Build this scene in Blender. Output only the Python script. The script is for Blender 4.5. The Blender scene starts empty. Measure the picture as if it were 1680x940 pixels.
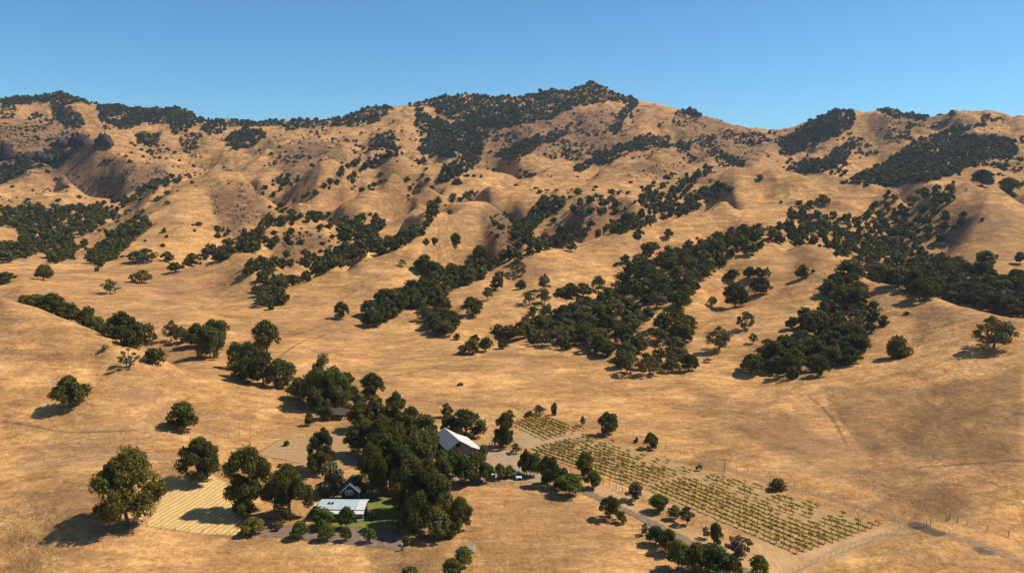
import bpy, math
import numpy as np
# ------------------------------------------------------------------ camera, sky, sun, exposure
R = math.radians
sc = bpy.context.scene
COL = sc.collection
F, W0, H0, CAMZ = 1300.0, 1680.0, 940.0, 95.0
PITCH = math.atan(170.0/F)
cam_d = bpy.data.cameras.new("camera"); cam = bpy.data.objects.new("camera", cam_d); COL.objects.link(cam)
cam_d.sensor_width = 36.0; cam_d.lens = 36.0*F/W0; cam_d.clip_start = 1.0; cam_d.clip_end = 20000
cam.location = (0, 0, CAMZ); cam.rotation_euler = (math.pi/2-PITCH, 0, 0)
sc.camera = cam
SUN_EL, SUN_AZ = R(50), R(78)          # azimuth measured from +Y (view direction) towards +X
world = bpy.data.worlds.new("World"); sc.world = world; world.use_nodes = True
wn = world.node_tree.nodes; wl = world.node_tree.links
bg = wn["Background"]; sky = wn.new("ShaderNodeTexSky"); sky.sky_type = 'NISHITA'; sky.sun_disc = False
sky.sun_elevation = SUN_EL; sky.sun_rotation = SUN_AZ
sky.altitude = 1200; sky.air_density = 1.0; sky.dust_density = 0.0; sky.ozone_density = 3.0
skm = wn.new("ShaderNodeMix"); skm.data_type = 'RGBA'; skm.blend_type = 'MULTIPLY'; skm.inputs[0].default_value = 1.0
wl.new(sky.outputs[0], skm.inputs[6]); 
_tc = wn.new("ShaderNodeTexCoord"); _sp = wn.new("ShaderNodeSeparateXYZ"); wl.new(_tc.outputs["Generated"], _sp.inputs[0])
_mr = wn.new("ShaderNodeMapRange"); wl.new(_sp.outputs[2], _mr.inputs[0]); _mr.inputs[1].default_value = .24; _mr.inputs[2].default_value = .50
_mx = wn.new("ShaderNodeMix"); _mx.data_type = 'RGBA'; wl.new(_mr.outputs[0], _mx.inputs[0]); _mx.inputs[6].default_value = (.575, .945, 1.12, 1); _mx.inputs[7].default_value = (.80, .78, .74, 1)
wl.new(_mx.outputs[2], skm.inputs[7])       # clear blue low down, unseen sky overhead tinted warmer to cut blue in shadows
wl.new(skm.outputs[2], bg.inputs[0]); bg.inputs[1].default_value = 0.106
sun_d = bpy.data.lights.new("sun", 'SUN'); sun_d.energy = 5.0; sun_d.angle = R(0.53); sun_d.color = (1.0, 0.90, 0.74)
sun = bpy.data.objects.new("sun", sun_d); COL.objects.link(sun)
sd = np.array([math.sin(SUN_AZ)*math.cos(SUN_EL), math.cos(SUN_AZ)*math.cos(SUN_EL), math.sin(SUN_EL)])
import mathutils
sun.rotation_euler = mathutils.Vector(sd).to_track_quat('Z', 'Y').to_euler(); sun.location = (300, 0, 600)
vs = sc.view_settings; vs.view_transform = 'Standard'; vs.look = 'None'; vs.exposure = 0.12; vs.gamma = 1.0; vs.use_curve_mapping = False
sc.cycles.max_bounces = 5; sc.cycles.diffuse_bounces = 2; sc.cycles.transparent_max_bounces = 8
sc.cycles.volume_bounces = 0
rng = np.random.default_rng(7)
# ------------------------------------------------------------------ helpers
def tan_el(py): return np.tan(np.arctan((np.asarray(py, float)-470)/F)+PITCH)   # depression, centre column
CP, SP = math.cos(PITCH), math.sin(PITCH)
def ray(px, py):                      # world direction per unit of forward distance
    a = (np.asarray(px, float)-840)/F; b = -(np.asarray(py, float)-470)/F
    y = CP + b*SP; z = -SP + b*CP
    return a/y, z/y
def project(x, y, z):
    z = z-CAMZ; d = y*CP - z*SP; u = y*SP + z*CP
    d = np.maximum(d, 1e-3)
    return 840+F*x/d, 470-F*u/d
def vhash(ix, iy, seed):
    h = (ix.astype(np.int64)*374761393 + iy.astype(np.int64)*668265263 + seed*1274126177) & 0xffffffff
    h = ((h ^ (h >> 13))*1274126177) & 0xffffffff
    return ((h ^ (h >> 16)) & 0xffff).astype(np.float32)/65535.0
def vnoise(x, y, seed=0):
    fx = np.floor(x); fy = np.floor(y); tx = x-fx; ty = y-fy
    tx = tx*tx*tx*(tx*(tx*6-15)+10); ty = ty*ty*ty*(ty*(ty*6-15)+10)
    a = vhash(fx, fy, seed); b = vhash(fx+1, fy, seed); c = vhash(fx, fy+1, seed); d = vhash(fx+1, fy+1, seed)
    return (a+(b-a)*tx)*(1-ty)+(c+(d-c)*tx)*ty
def fbm(x, y, oct=4, seed=0):
    s = 0; a = .5; 
    for o in range(oct):
        s = s + a*(vnoise(x, y, seed+o*17)*2-1); a *= .5
        x, y = x*1.62+y*1.2+3.1, y*1.62-x*1.2+7.7
    return s
def ridged(x, y, oct=4, seed=0):
    s = 0; a = .5
    for o in range(oct):
        n = 1-np.abs(vnoise(x, y, seed+o*31)*2-1); s = s + a*n*n; a *= .5
        x, y = x*1.62+y*1.2+3.1, y*1.62-x*1.2+7.7
    return s
def sstep(a, b, x):
    t = np.clip((x-a)/(b-a), 0, 1); return t*t*(3-2*t)
def inpoly(px, py, poly):
    r = np.zeros(np.shape(px), bool); n = len(poly)
    for i in range(n):
        x1, y1 = poly[i]; x2, y2 = poly[(i+1) % n]
        if y1 == y2: continue
        c = ((y1 > py) != (y2 > py)) & (px < (x2-x1)*(py-y1)/(y2-y1)+x1)
        r ^= c
    return r
def mesh_np(name, verts, faces, mats=(), fm=None, smooth=False, parent=None, link=True):
    """verts (n,3); faces: (m,k) array or list of arrays with different k"""
    me = bpy.data.meshes.new(name)
    fl = faces if isinstance(faces, list) else [faces]
    fl = [np.asarray(f, np.int32) for f in fl if len(f)]
    nl = sum(f.size for f in fl); nf = sum(len(f) for f in fl)
    me.vertices.add(len(verts)); me.vertices.foreach_set("co", np.asarray(verts, np.float32).ravel())
    me.loops.add(nl); me.polygons.add(nf)
    me.loops.foreach_set("vertex_index", np.concatenate([f.ravel() for f in fl]))
    tot = np.concatenate([np.full(len(f), f.shape[1], np.int32) for f in fl])
    st = np.concatenate([[0], np.cumsum(tot)[:-1]]).astype(np.int32)
    me.polygons.foreach_set("loop_start", st)
    try: me.polygons.foreach_set("loop_total", tot)
    except Exception: pass
    if fm is not None: me.polygons.foreach_set("material_index", np.asarray(fm, np.int32))
    me.polygons.foreach_set("use_smooth", np.full(nf, bool(smooth)))
    for m in mats: me.materials.append(m)
    me.update(calc_edges=True)
    if not link: return me
    o = bpy.data.objects.new(name, me); COL.objects.link(o)
    if parent: o.parent = parent
    return o
def tag(o, label=None, cat=None, group=None, kind=None):
    if label: o["label"] = label
    if cat: o["category"] = cat
    if group: o["group"] = group
    if kind: o["kind"] = kind
    return o
def empty(name, loc, rz=0):
    o = bpy.data.objects.new(name, None); COL.objects.link(o); o.location = [float(v) for v in loc]; o.rotation_euler = (0, 0, rz)
    o.empty_display_size = 1; return o
class MB:
    """collects boxes, tubes and polygons into one mesh"""
    def __init__(s): s.v = []; s.f = []; s.m = []; s.cur = 0
    def add(s, vs, fs):
        n = len(s.v); s.v += [tuple(map(float, q)) for q in vs]
        for f in fs: s.f.append([n+i for i in f]); s.m.append(s.cur)
    def box(s, c, d, rz=0):
        cx, cy, cz = c; dx, dy, dz = [k/2 for k in d]; q = []
        for z in (-dz, dz):
            for x, y in ((-dx, -dy), (dx, -dy), (dx, dy), (-dx, dy)):
                q.append((cx+x*math.cos(rz)-y*math.sin(rz), cy+x*math.sin(rz)+y*math.cos(rz), cz+z))
        s.add(q, [(3,2,1,0),(4,5,6,7),(0,1,5,4),(1,2,6,5),(2,3,7,6),(3,0,4,7)]); return s
    def slab(s, quad, t):
        """quad of four points extruded down by t"""
        q = [tuple(p) for p in quad]; b = [(p[0], p[1], p[2]-t) for p in q]; n = len(q)
        s.add(q+b, [tuple(range(n)), tuple(range(2*n-1, n-1, -1))]+[(i, n+i, n+(i+1) % n, (i+1) % n) for i in range(n)]); return s
    def tube(s, a, b, ra, rb=None, n=6, cap=True):
        rb = ra if rb is None else rb
        a = np.array(a, float); b = np.array(b, float); d = b-a; L = np.linalg.norm(d)+1e-9; d /= L
        u = np.cross(d, (0, 0, 1.0)); 
        if np.linalg.norm(u) < .05: u = np.cross(d, (1.0, 0, 0))
        u /= np.linalg.norm(u); w = np.cross(d, u); q = []
        for p, r in ((a, ra), (b, rb)):
            for i in range(n):
                t = 2*math.pi*i/n; q.append(p+r*(u*math.cos(t)+w*math.sin(t)))
        s.add(q, [(i, (i+1) % n, n+(i+1) % n, n+i) for i in range(n)]+([tuple(range(n-1, -1, -1)), tuple(range(n, 2*n))] if cap else [])); return s
    def build(s, name, mats, parent=None, smooth=False, link=True):
        if not isinstance(mats, (list, tuple)): mats = [mats]
        me = bpy.data.meshes.new(name); me.from_pydata(s.v, [], s.f)
        for m in mats: me.materials.append(m)
        me.polygons.foreach_set("material_index", s.m); me.polygons.foreach_set("use_smooth", [smooth]*len(s.f)); me.update()
        if not link: return me
        o = bpy.data.objects.new(name, me); COL.objects.link(o)
        if parent: o.parent = parent
        return o
# ------------------------------------------------------------------ node helpers
def new_mat(name, rough=.9, spec=.2):
    m = bpy.data.materials.new(name); m.use_nodes = True; b = m.node_tree.nodes["Principled BSDF"]
    b.inputs["Roughness"].default_value = rough; b.inputs["Specular IOR Level"].default_value = spec
    return m, m.node_tree.nodes, m.node_tree.links, b
def N(nodes, t, **kw):
    n = nodes.new(t)
    for k, v in kw.items(): setattr(n, k, v)
    return n
def noise(nodes, links, vec, scale, detail=4, rough=.55, dist=0):
    n = nodes.new("ShaderNodeTexNoise"); n.inputs["Scale"].default_value = scale; n.inputs["Detail"].default_value = detail
    n.inputs["Roughness"].default_value = rough; n.inputs["Distortion"].default_value = dist
    if vec is not None: links.new(vec, n.inputs["Vector"])
    return n.outputs["Fac"]
def ramp(nodes, links, fac, stops):
    r = nodes.new("ShaderNodeValToRGB"); e = r.color_ramp.elements
    e[0].position, e[0].color = stops[0][0], (*stops[0][1], 1); e[1].position, e[1].color = stops[-1][0], (*stops[-1][1], 1)
    for p, c in stops[1:-1]:
        q = e.new(p); q.color = (*c, 1)
    links.new(fac, r.inputs[0]); return r.outputs[0]
def mixc(nodes, links, fac, a, b, mode='MIX'):
    m = nodes.new("ShaderNodeMix"); m.data_type = 'RGBA'; m.blend_type = mode
    for s, v in ((m.inputs[0], fac), (m.inputs[6], a), (m.inputs[7], b)):
        if isinstance(v, (int, float)): s.default_value = v
        elif isinstance(v, tuple): s.default_value = (*v, 1)
        else: links.new(v, s)
    return m.outputs[2]
def mth(nodes, links, op, a, b=None, clamp=False):
    m = nodes.new("ShaderNodeMath"); m.operation = op; m.use_clamp = clamp
    for i, v in ((0, a), (1, b)):
        if v is None: continue
        if isinstance(v, (int, float)): m.inputs[i].default_value = v
        else: links.new(v, m.inputs[i])
    return m.outputs[0]
def mrange(nodes, links, v, a, b, c=0., d=1.):
    m = nodes.new("ShaderNodeMapRange"); links.new(v, m.inputs[0])
    for i, q in enumerate((a, b, c, d)): m.inputs[i+1].default_value = q
    return m.outputs[0]
def mapping(nodes, links, vec, scale=(1, 1, 1), rot=(0, 0, 0)):
    m = nodes.new("ShaderNodeMapping"); m.inputs["Scale"].default_value = scale; m.inputs["Rotation"].default_value = rot
    links.new(vec, m.inputs["Vector"]); return m.outputs[0]
def plain(name, col, rough=.8, spec=.25, var=.25, scale=1.5, metal=0, bump=0):
    m, n, l, b = new_mat(name, rough, spec)
    tc = n.new("ShaderNodeTexCoord").outputs["Object"]
    f = noise(n, l, tc, scale, 5, .6)
    c = ramp(n, l, f, [(.3, tuple(k*(1-var) for k in col)), (.7, tuple(min(1, k*(1+var)) for k in col))])
    l.new(c, b.inputs["Base Color"]); b.inputs["Metallic"].default_value = metal
    if bump:
        bp = n.new("ShaderNodeBump"); bp.inputs["Strength"].default_value = bump; l.new(noise(n, l, tc, scale*6, 4), bp.inputs["Height"]); l.new(bp.outputs[0], b.inputs["Normal"])
    return m
# ------------------------------------------------------------------ terrain: relief fixed by surveyed crest, slope and gully points
# rows of (image column, image row, distance in metres): a visible ground point at that distance
VIS = """
100,740,266 0,700,285 0,600,325 0,540,355 0,488,385 60,504,378 0,800,236 0,900,205 150,660,300 150,600,335 150,540,365 210,565,358 270,590,350 300,680,305 350,625,345 430,650,335 450,700,303 0,650,303 80,620,322
200,780,248 300,760,254 290,570,430 370,600,395 470,640,350 180,520,500 100,480,545 40,470,560 250,520,500 350,540,470 460,560,450
460,500,560 560,520,525 560,480,590 560,450,650 500,462,630 400,490,580 350,480,610 300,480,600 250,460,640 200,480,570 100,460,620 30,440,690 300,440,690 420,445,640 640,415,700 720,400,740 740,370,800 750,330,900
700,322,980 740,318,960 800,325,950 660,380,790 600,420,710 690,430,660 640,470,590
340,432,700 385,420,720 440,390,800 520,368,900 600,360,950 600,390,850
250,430,760 180,430,760 300,380,900 350,340,1010 300,300,1130 350,290,1150 250,315,1110 200,350,1010 150,395,900 100,415,830 400,298,1150 430,318,1120 470,352,1000 400,380,930 420,350,1000
50,400,950 50,350,1150 150,345,1200 0,420,800 20,385,950 100,325,1350 200,300,1450 100,300,1400 150,230,1700 180,245,1650 200,270,1550 50,280,1550 30,230,1800 100,200,2100 60,190,2200 150,200,2100
0,168,2350 30,164,2350 97,152,2400 133,163,2400 193,177,2400 233,180,2400 293,178,2380 320,188,2350 363,199,2320 400,200,2330 460,199,2350 500,197,2370 560,190,2370 600,178,2400 650,174,2400 700,165,2400 740,155,2400 793,153,2400 827,157,2400 853,163,2400 910,149,2450 943,146,2450 973,139,2460 990,146,2440 1020,154,2400 1075,165,2350 1120,181,2250 1160,190,2200 1203,203,2150 1267,209,2100 1303,205,2050 1337,195,2000 1367,184,1950 1397,182,1950 1447,182,1950 1503,189,1950 1563,190,1900 1620,189,1900 1680,190,1900
300,240,1950 280,280,1500 330,262,1750 400,225,2000 420,270,1600 370,240,1850 470,250,1750 560,225,1950 520,215,2100 440,230,1900 460,290,1400 240,230,1950 230,200,2150
650,225,1850 740,220,1950 700,250,1600 760,250,1560 860,200,2050 900,230,1750 840,255,1560 960,200,2000 980,230,1800 1000,262,1560 900,262,1500 1060,240,1680 1100,210,1950 1050,200,2000 1130,240,1750 1170,262,1520 780,180,2200 600,205,2100 690,200,2080 930,170,2230 1000,175,2200
790,262,1450 830,275,1400 560,330,1050 500,350,1000 560,300,1180 640,300,1150 600,270,1270 640,256,1300 700,258,1320 755,262,1330 700,295,1120 540,310,1150 480,330,1120
880,300,1250 950,290,1260 1000,268,1370 1080,253,1420 1150,266,1370 1050,300,1150 1120,290,1180 1120,320,1050 850,330,1050 830,360,920 870,375,860 900,345,980 980,360,880 1050,340,950 1170,285,1180 820,300,1200 780,300,1150
790,443,690 860,424,720 930,412,750 1030,385,810 1130,365,860 1180,345,910 820,410,790
660,520,530 600,528,520 700,480,600 740,530,500 760,500,540 800,470,600 850,500,540 850,460,620 950,440,660 950,500,550 1050,420,700 1100,400,760 1180,372,850 900,470,590 750,560,455 850,575,430
1040,450,630 960,510,520 1100,600,395 1100,640,352 1100,550,440 1100,500,490 1130,450,555 1180,420,600 1220,403,635 1260,398,640 1200,480,530 1300,480,500 1300,440,560 1300,560,410 1300,620,355 1400,600,362 1400,520,440 1400,440,545 1330,410,605 1450,462,500 1475,580,370 1540,490,445 1500,540,405 1620,512,395 1680,525,370 1628,570,345 1600,650,292 1680,600,315 1680,700,256 1500,700,281 1400,680,299 1200,650,341 1000,620,378 1680,800,217 1550,780,234 1400,750,264 1680,880,197 1250,720,284
1340,385,780 1450,400,850 1400,360,900 1300,340,955 1250,310,1060 1200,322,1030 1200,280,1130 1260,279,1130 1330,293,1090 1400,305,1050 1460,310,1020 1350,330,1000 1440,335,980 1540,315,950 1590,312,940 1630,326,900 1680,346,860 1600,360,800 1600,420,690 1650,450,620 1550,400,790 1500,430,730 1500,370,870 1680,400,720
1300,270,1500 1200,262,1480 1240,250,1600 1420,293,1250 1500,291,1200 1600,300,1110 1680,330,990 1500,240,1500 1600,215,1620 1640,260,1350 1560,222,1620 1680,215,1600 1400,240,1720 1300,240,1760 1430,215,1820 1350,270,1450 1560,270,1330 1440,265,1500
"""
# rows of (image column, distance, height): ground hidden behind a crest, flat valley floor, land beyond the frame and the skyline
HID = """
0,450,18 60,440,12 150,430,7 270,400,1.5 350,385,4 430,370,2 0,500,14
200,425,5 500,330,0 600,330,0 700,340,0 800,330,0 900,330,0 1000,330,0 1100,300,0 400,270,0 600,270,0 800,270,0 1000,270,0 1200,260,0 300,225,0 500,225,0 700,225,0 900,225,0 1100,225,0 1300,225,0 1450,225,1 100,215,2 500,185,-1 700,180,0 900,180,0 1200,180,0 1500,180,1 840,150,0 0,150,0 1680,150,4 300,150,-1 1300,150,0
600,400,1 700,400,1.5 800,380,1.5
560,720,17 620,760,25 700,880,44 640,850,37 520,690,15
780,740,13 860,790,21 960,850,36 1060,900,48 930,800,28
830,480,3.5 900,520,8 960,555,10 1027,630,17 1080,720,27 1190,800,42
1400,690,17 1500,600,12 1600,530,12 1680,490,12 1330,700,28 1260,740,45
350,1280,84 300,1260,78 250,1230,70 430,1250,85 480,1200,80
740,1080,76 680,1100,86 800,1050,80
660,1430,128 740,1450,130 600,1400,120
1000,1480,138 1080,1540,150 1150,1480,138
1260,1270,95 1400,1150,75 1330,1200,86 1200,1280,100 1600,1040,72 1680,960,60 1530,1060,75
0,2900,220 200,2900,220 400,2900,170 600,2900,200 800,2900,260 1000,2900,260 1200,2800,130 1400,2600,150 1680,2600,170 
0,4500,60 800,4500,60 1680,4500,60
"""
pts = []
for t in VIS.split():
    px, py, D = map(float, t.split(',')); a, s = ray(px, py); pts.append((a*D, D, CAMZ+s*D))
for t in HID.split():
    px, D, z = map(float, t.split(',')); pts.append(((px-840)/F*D, D, z))
# crest lines that hide the land just behind them
CREST = """
0,488,385 60,504,378 100,520,372 150,540,365 200,562,359 270,590,350
1225,402,638 1260,398,640 1330,410,605 1400,440,545 1450,462,500 1540,490,445 1620,512,395 1680,525,370
1185,284,1150 1210,279,1130 1260,279,1130 1330,293,1090 1400,305,1050 1460,310,1020
1530,316,955 1590,312,940 1630,326,900 1680,346,860
200,350,1040 250,315,1110 300,300,1130 350,290,1150 400,298,1150 430,318,1120
600,272,1290 640,256,1300 700,258,1320 755,262,1330
785,263,1450 830,277,1400
665,333,985 700,322,980 740,318,960 800,325,950 828,343,935
500,462,630 560,440,650 640,415,700
340,432,700 385,420,720 440,390,800 520,368,900
740,452,670 790,443,690 860,424,720 930,412,750 1030,385,810 1130,365,860 1180,345,910
1000,268,1370 1080,253,1420 1150,266,1370
560,330,1050 620,305,1120 690,312,1060
40,330,1250 100,318,1330 170,322,1300
"""
for li_, ln in enumerate(CREST.strip().split('\n')):
    q = np.array([[float(v) for v in t.split(',')] for t in ln.split()]); L_ = np.concatenate([[0], np.cumsum(np.abs(np.diff(q[:, 0])))])
    for t in np.linspace(0, L_[-1], max(2, int(L_[-1]/28)+1)):
        px, py, D = [np.interp(t, L_, q[:, k]) for k in range(3)]; a, s_ = ray(px, py)
        pts.append((a*D, D, CAMZ+s_*D)); D2 = D*1.09; pts.append((a*D2, D2, CAMZ+s_*D2-(.020 if D < 600 else .022 if D < 1250 else .015)*D))
pts = np.array(pts)
KV = 5.5
def uv(x, y):
    yy = np.maximum(y, 130.0)
    return np.clip(x/yy*13, -14, 14), KV*np.log(yy)
U, V = uv(pts[:, 0], pts[:, 1]); Hh = pts[:, 2]/pts[:, 1]
# land beyond the frame's sides repeats the height of the nearest surveyed land
ex = []
for i in range(len(pts)):
    if U[i] < -7.6: ex.append((-12.5, V[i], Hh[i]))
    if U[i] > 7.6: ex.append((12.5, V[i], Hh[i]))
ex = np.array(ex); U = np.concatenate([U, ex[:, 0]]); V = np.concatenate([V, ex[:, 1]]); Hh = np.concatenate([Hh, ex[:, 2]])
def kern(r2): return -np.sqrt(r2+0.025)
A = kern((U[:, None]-U[None])**2+(V[:, None]-V[None])**2) + np.eye(len(U))*0.006
Pm = np.stack([np.ones_like(U), U, V], 1)
M_ = np.block([[A, Pm], [Pm.T, np.zeros((3, 3))]])
sol = np.linalg.solve(M_, np.concatenate([Hh, np.zeros(3)])); Wt = sol[:-3].astype(np.float32); Pc = sol[-3:]
def base_h(x, y):
    sh = x.shape; u, v = uv(x.ravel(), y.ravel()); u = u.astype(np.float32); v = v.astype(np.float32)
    out = np.empty(len(u), np.float32); U32 = U.astype(np.float32); V32 = V.astype(np.float32)
    for s in range(0, len(u), 40000):
        e = s+40000
        out[s:e] = kern((u[s:e, None]-U32)**2+(v[s:e, None]-V32)**2) @ Wt
    out += Pc[0]+Pc[1]*u+Pc[2]*v
    return (out*np.maximum(y.ravel(), 130)).reshape(sh)
Y0, NY, NX, TM = 100.0, 1150, 1250, 0.95
lv = np.linspace(math.log(Y0-60), math.log(Y0+5200), NY)
ys = np.exp(lv)-Y0; ts = np.linspace(-TM, TM, NX)
GX = ts[None, :]*(ys[:, None]+Y0); GY = np.repeat(ys[:, None], NX, 1)
GZ = base_h(GX, GY).astype(np.float64)
# sharpen crests and hollows of the surveyed form
def box(a, n, ax):
    c = np.cumsum(np.concatenate([np.repeat(np.take(a, [0], ax), n+1, ax), a, np.repeat(np.take(a, [-1], ax), n, ax)], ax), ax)
    L = a.shape[ax]; return (np.take(c, range(2*n+1, 2*n+1+L), ax)-np.take(c, range(0, L), ax))/(2*n+1)
def wide(a, nr, nc):
    for _ in range(2): a = box(box(a, nr, 0), nc, 1)
    return a
hm_ = sstep(420, 620, GY)*sstep(2, 30, GZ)*(1-sstep(1900, 2300, GY))
dz1 = GZ-wide(GZ, 14, 34); dz2 = GZ-wide(GZ, 6, 14)
GZ += hm_*(np.clip(dz1, -22, 22)*.42 + np.clip(dz2, -10, 10)*.45)
# gullies cut into the slopes
GULLY = [("830,548 900,520 990,490 1040,445 1085,403 1190,378", 7), ("250,400 330,330 360,310", 0), ("1250,620 1340,565 1380,495 1400,462", 5),
 ("700,530 740,495 800,472 850,455", 5), ("740,305 765,262 800,240 880,246 960,205", 26), ("1120,258 1050,305 960,335 880,372", 12),
 ("210,345 290,292 340,268", 14), ("470,332 560,292 640,262 660,215", 14), ("1170,305 1100,338 1010,366", 9), ("690,250 700,200 720,175", 20),
 ("90,260 110,210 95,180", 20), ("1300,400 1340,368 1400,345 1470,322", 7), ("1290,250 1340,225 1370,195", 20), ("1000,215 1025,190 1050,165", 20),
 ("440,320 400,340 385,385", 9), ("150,418 200,385 240,362", 6), ("90,425 150,395 210,350", 5), ("810,400 830,370 850,345", 8), ("1090,570 1150,520 1200,440", 4),
 ("1550,400 1480,430 1420,452", 5), ("1500,350 1560,318", 6), ("560,560 460,550 330,500", 1.5), ("1400,300 1480,262 1550,235 1620,205", 16), ("940,300 980,270 1060,240 1110,215", 18), ("560,270 590,225 620,200", 16), ("400,245 430,215 470,205", 18), ("260,260 240,225 200,200", 16)]
def sample0(x, y):
    fy = (np.log(y+Y0)-lv[0])/(lv[1]-lv[0]); fx = (x/(y+Y0)+TM)/(2*TM)*(NX-1); return GZ[np.clip(fy, 0, NY-1).astype(int), np.clip(fx, 0, NX-1).astype(int)]
MD0 = np.exp(np.linspace(math.log(150), math.log(2900), 900))
cut = np.zeros_like(GZ)
for ln, dep in GULLY:
    if not dep: continue
    q = []
    for t in ln.split():
        px, py = map(float, t.split(',')); a, s_ = ray(px, py); bl = CAMZ+s_*MD0 < sample0(a*MD0, MD0); k = bl.argmax(); D = MD0[k] if bl.any() else 2300; q.append((a*D, D))
    wx_ = GX+.02*GY*fbm(GX/70, GY/70, 2, 3); wy_ = GY+.03*GY*fbm(GX/70+4, GY/70, 2, 4); d = np.full(GZ.shape, 1e9)
    for (x1, y1), (x2, y2) in zip(q[:-1], q[1:]):
        t = np.clip(((wx_-x1)*(x2-x1)+(wy_-y1)*(y2-y1))/((x2-x1)**2+(y2-y1)**2+1e-6), 0, 1); d = np.minimum(d, np.hypot(wx_-x1-t*(x2-x1), wy_-y1-t*(y2-y1)))
    w_ = dep*3.2; cut = np.maximum(cut, dep*np.exp(-(d/w_)**1.4))
GZ -= cut
# drainage and small relief, growing with height above the valley floor
hill = sstep(6, 60, GZ)*sstep(480, 900, GY); hill2 = sstep(3, 25, GZ)*sstep(330, 500, GY)
wx = GX+25*fbm(GX/90, GY/90, 2, 5); wy = GY+25*fbm(GX/90+9, GY/90, 2, 6)
far = sstep(900, 1900, GY); top_ = 1-.65*sstep(1900, 2250, GY)
ac_, al_ = wx*.90-wy*.44, wx*.44+wy*.90
r1 = np.where(GY < 1e9, ridged(ac_/125, al_/430, 3, 11)-.45, 0)*(1-far)+(ridged(ac_/230, al_/520, 4, 13)-.45)*far
GZ += r1*hill*(16+32*far)*top_ + (ridged(wx/34, wy/60, 3, 81)-.45)*hill*(1.2+4.5*far) + fbm(ac_/60, al_/110, 4, 23)*hill2*(1.5+2.2*hill+9*far*top_)+(ridged(wx/55, wy/80, 3, 61)-.45)*hill*(3.5+6*far)
GZ += fbm(GX/22, GY/30, 3, 41)*(.25+.9*hill2+1.2*hill) + fbm(GX/7, GY/9, 3, 47)*(.06+.18*hill2+.3*hill)
hollow = GZ-wide(GZ, 5, 12); hollow = hollow/(1.5+.0022*GY)
# project to find which image region a point is in
PXg, PYg = project(GX, GY, GZ)
wpx = PXg+26*fbm(GX/30*300/np.maximum(GY, 200), GY/30*300/np.maximum(GY, 200), 3, 71); wpy = PYg+14*fbm(GX/40+50, GY/60, 3, 72)
BROWN = [
 ([(345,305),(372,296),(400,300),(440,320),(455,360),(425,385),(385,390),(360,370),(345,340)], 950, 1300, .75),
 ([(0,195),(60,200),(130,215),(180,240),(215,300),(210,320),(170,325),(110,300),(60,285),(0,300)], 1350, 2500, .9),
 ([(180,260),(270,270),(275,305),(220,310),(190,290)], 1350, 2500, .9),
 ([(440,230),(560,235),(570,265),(480,300),(455,270)], 1300, 2200, .8),
 ([(797,345),(850,350),(865,400),(830,415),(805,385)], 700, 1100, 1.),
 ([(853,190),(1000,180),(1040,230),(960,270),(870,250),(790,240),(760,215)], 1500, 2400, .8),
 ([(1120,190),(1200,200),(1290,240),(1220,280),(1120,265)], 1400, 2400, .6),
 ([(460,385),(520,378),(550,400),(500,430),(480,440),(455,415)], 650, 1000, 1.),
 ([(950,330),(1030,325),(1050,350),(990,362),(900,400),(880,385)], 750, 1100, .8),
 ([(1020,270),(1120,262),(1180,300),(1100,300),(1020,290)], 1000, 1500, .5),
 ([(1440,175),(1540,185),(1600,200),(1500,215),(1450,210)], 1500, 2400, .7),
 ([(1500,350),(1600,330),(1680,370),(1680,430),(1560,420),(1500,440)], 600, 1000, .45),
 ([(1370,630),(1530,640),(1680,590),(1680,740),(1560,760),(1420,740)], 200, 400, .5),
 ([(1130,640),(1300,670),(1420,740),(1350,770),(1200,700)], 250, 400, .35),
 ([(1340,770),(1500,770),(1600,830),(1560,850),(1450,820)], 180, 300, .45),
 ([(60,790),(170,770),(180,850),(60,830)], 200, 300, .3),
 ([(590,880),(760,880),(720,940),(640,940)], 150, 260, .45),
 ([(780,860),(900,800),(1050,900),(1000,940),(820,940)], 150, 260, .2),
 ([(970,380),(1080,380),(1060,440),(1000,430)], 600, 900, .3),
]
brown = np.zeros_like(GZ)
for poly, d0, d1, k in BROWN:
    brown = np.maximum(brown, k*(inpoly(wpx, wpy, poly) & (GY > d0) & (GY < d1)))
DIRT = [([(1230,878),(1305,908),(1443,862),(1500,858),(1400,900),(1290,945),(1180,945),(1110,905),(1180,890)], 1.),
        ([(845,690),(870,730),(890,728),(965,712),(905,702),(880,715)], .6),
        ([(950,800),(1010,790),(1080,850),(1240,905),(1230,930),(1090,870)], .8),
        ([(735,660),(800,670),(838,690),(832,760),(770,745)], .2)]
dirt = np.zeros_like(GZ)
for poly, k in DIRT: dirt = np.maximum(dirt, k*(inpoly(PXg, PYg, poly) & (GY < 400)))
def blur(a, n):
    for _ in range(n):
        a = (a+np.roll(a, 1, 0)+np.roll(a, -1, 0))/3; a = (a+np.roll(a, 1, 1)+np.roll(a, -1, 1))/3
    return a
brown = blur(brown, 7); dirt = blur(dirt, 2)
def sample(x, y, G=None):
    G = GZ if G is None else G
    fy = (np.log(np.maximum(y+Y0, 41))-lv[0])/(lv[1]-lv[0]); fx = (x/(y+Y0)+TM)/(2*TM)*(NX-1)
    fy = np.clip(fy, 0, NY-1.001); fx = np.clip(fx, 0, NX-1.001)
    i = fy.astype(int); j = fx.astype(int); a = fy-i; b = fx-j
    return (G[i, j]*(1-b)+G[i, j+1]*b)*(1-a)+(G[i+1, j]*(1-b)+G[i+1, j+1]*b)*a
MD = np.exp(np.linspace(math.log(150), math.log(2900), 1100))
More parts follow.
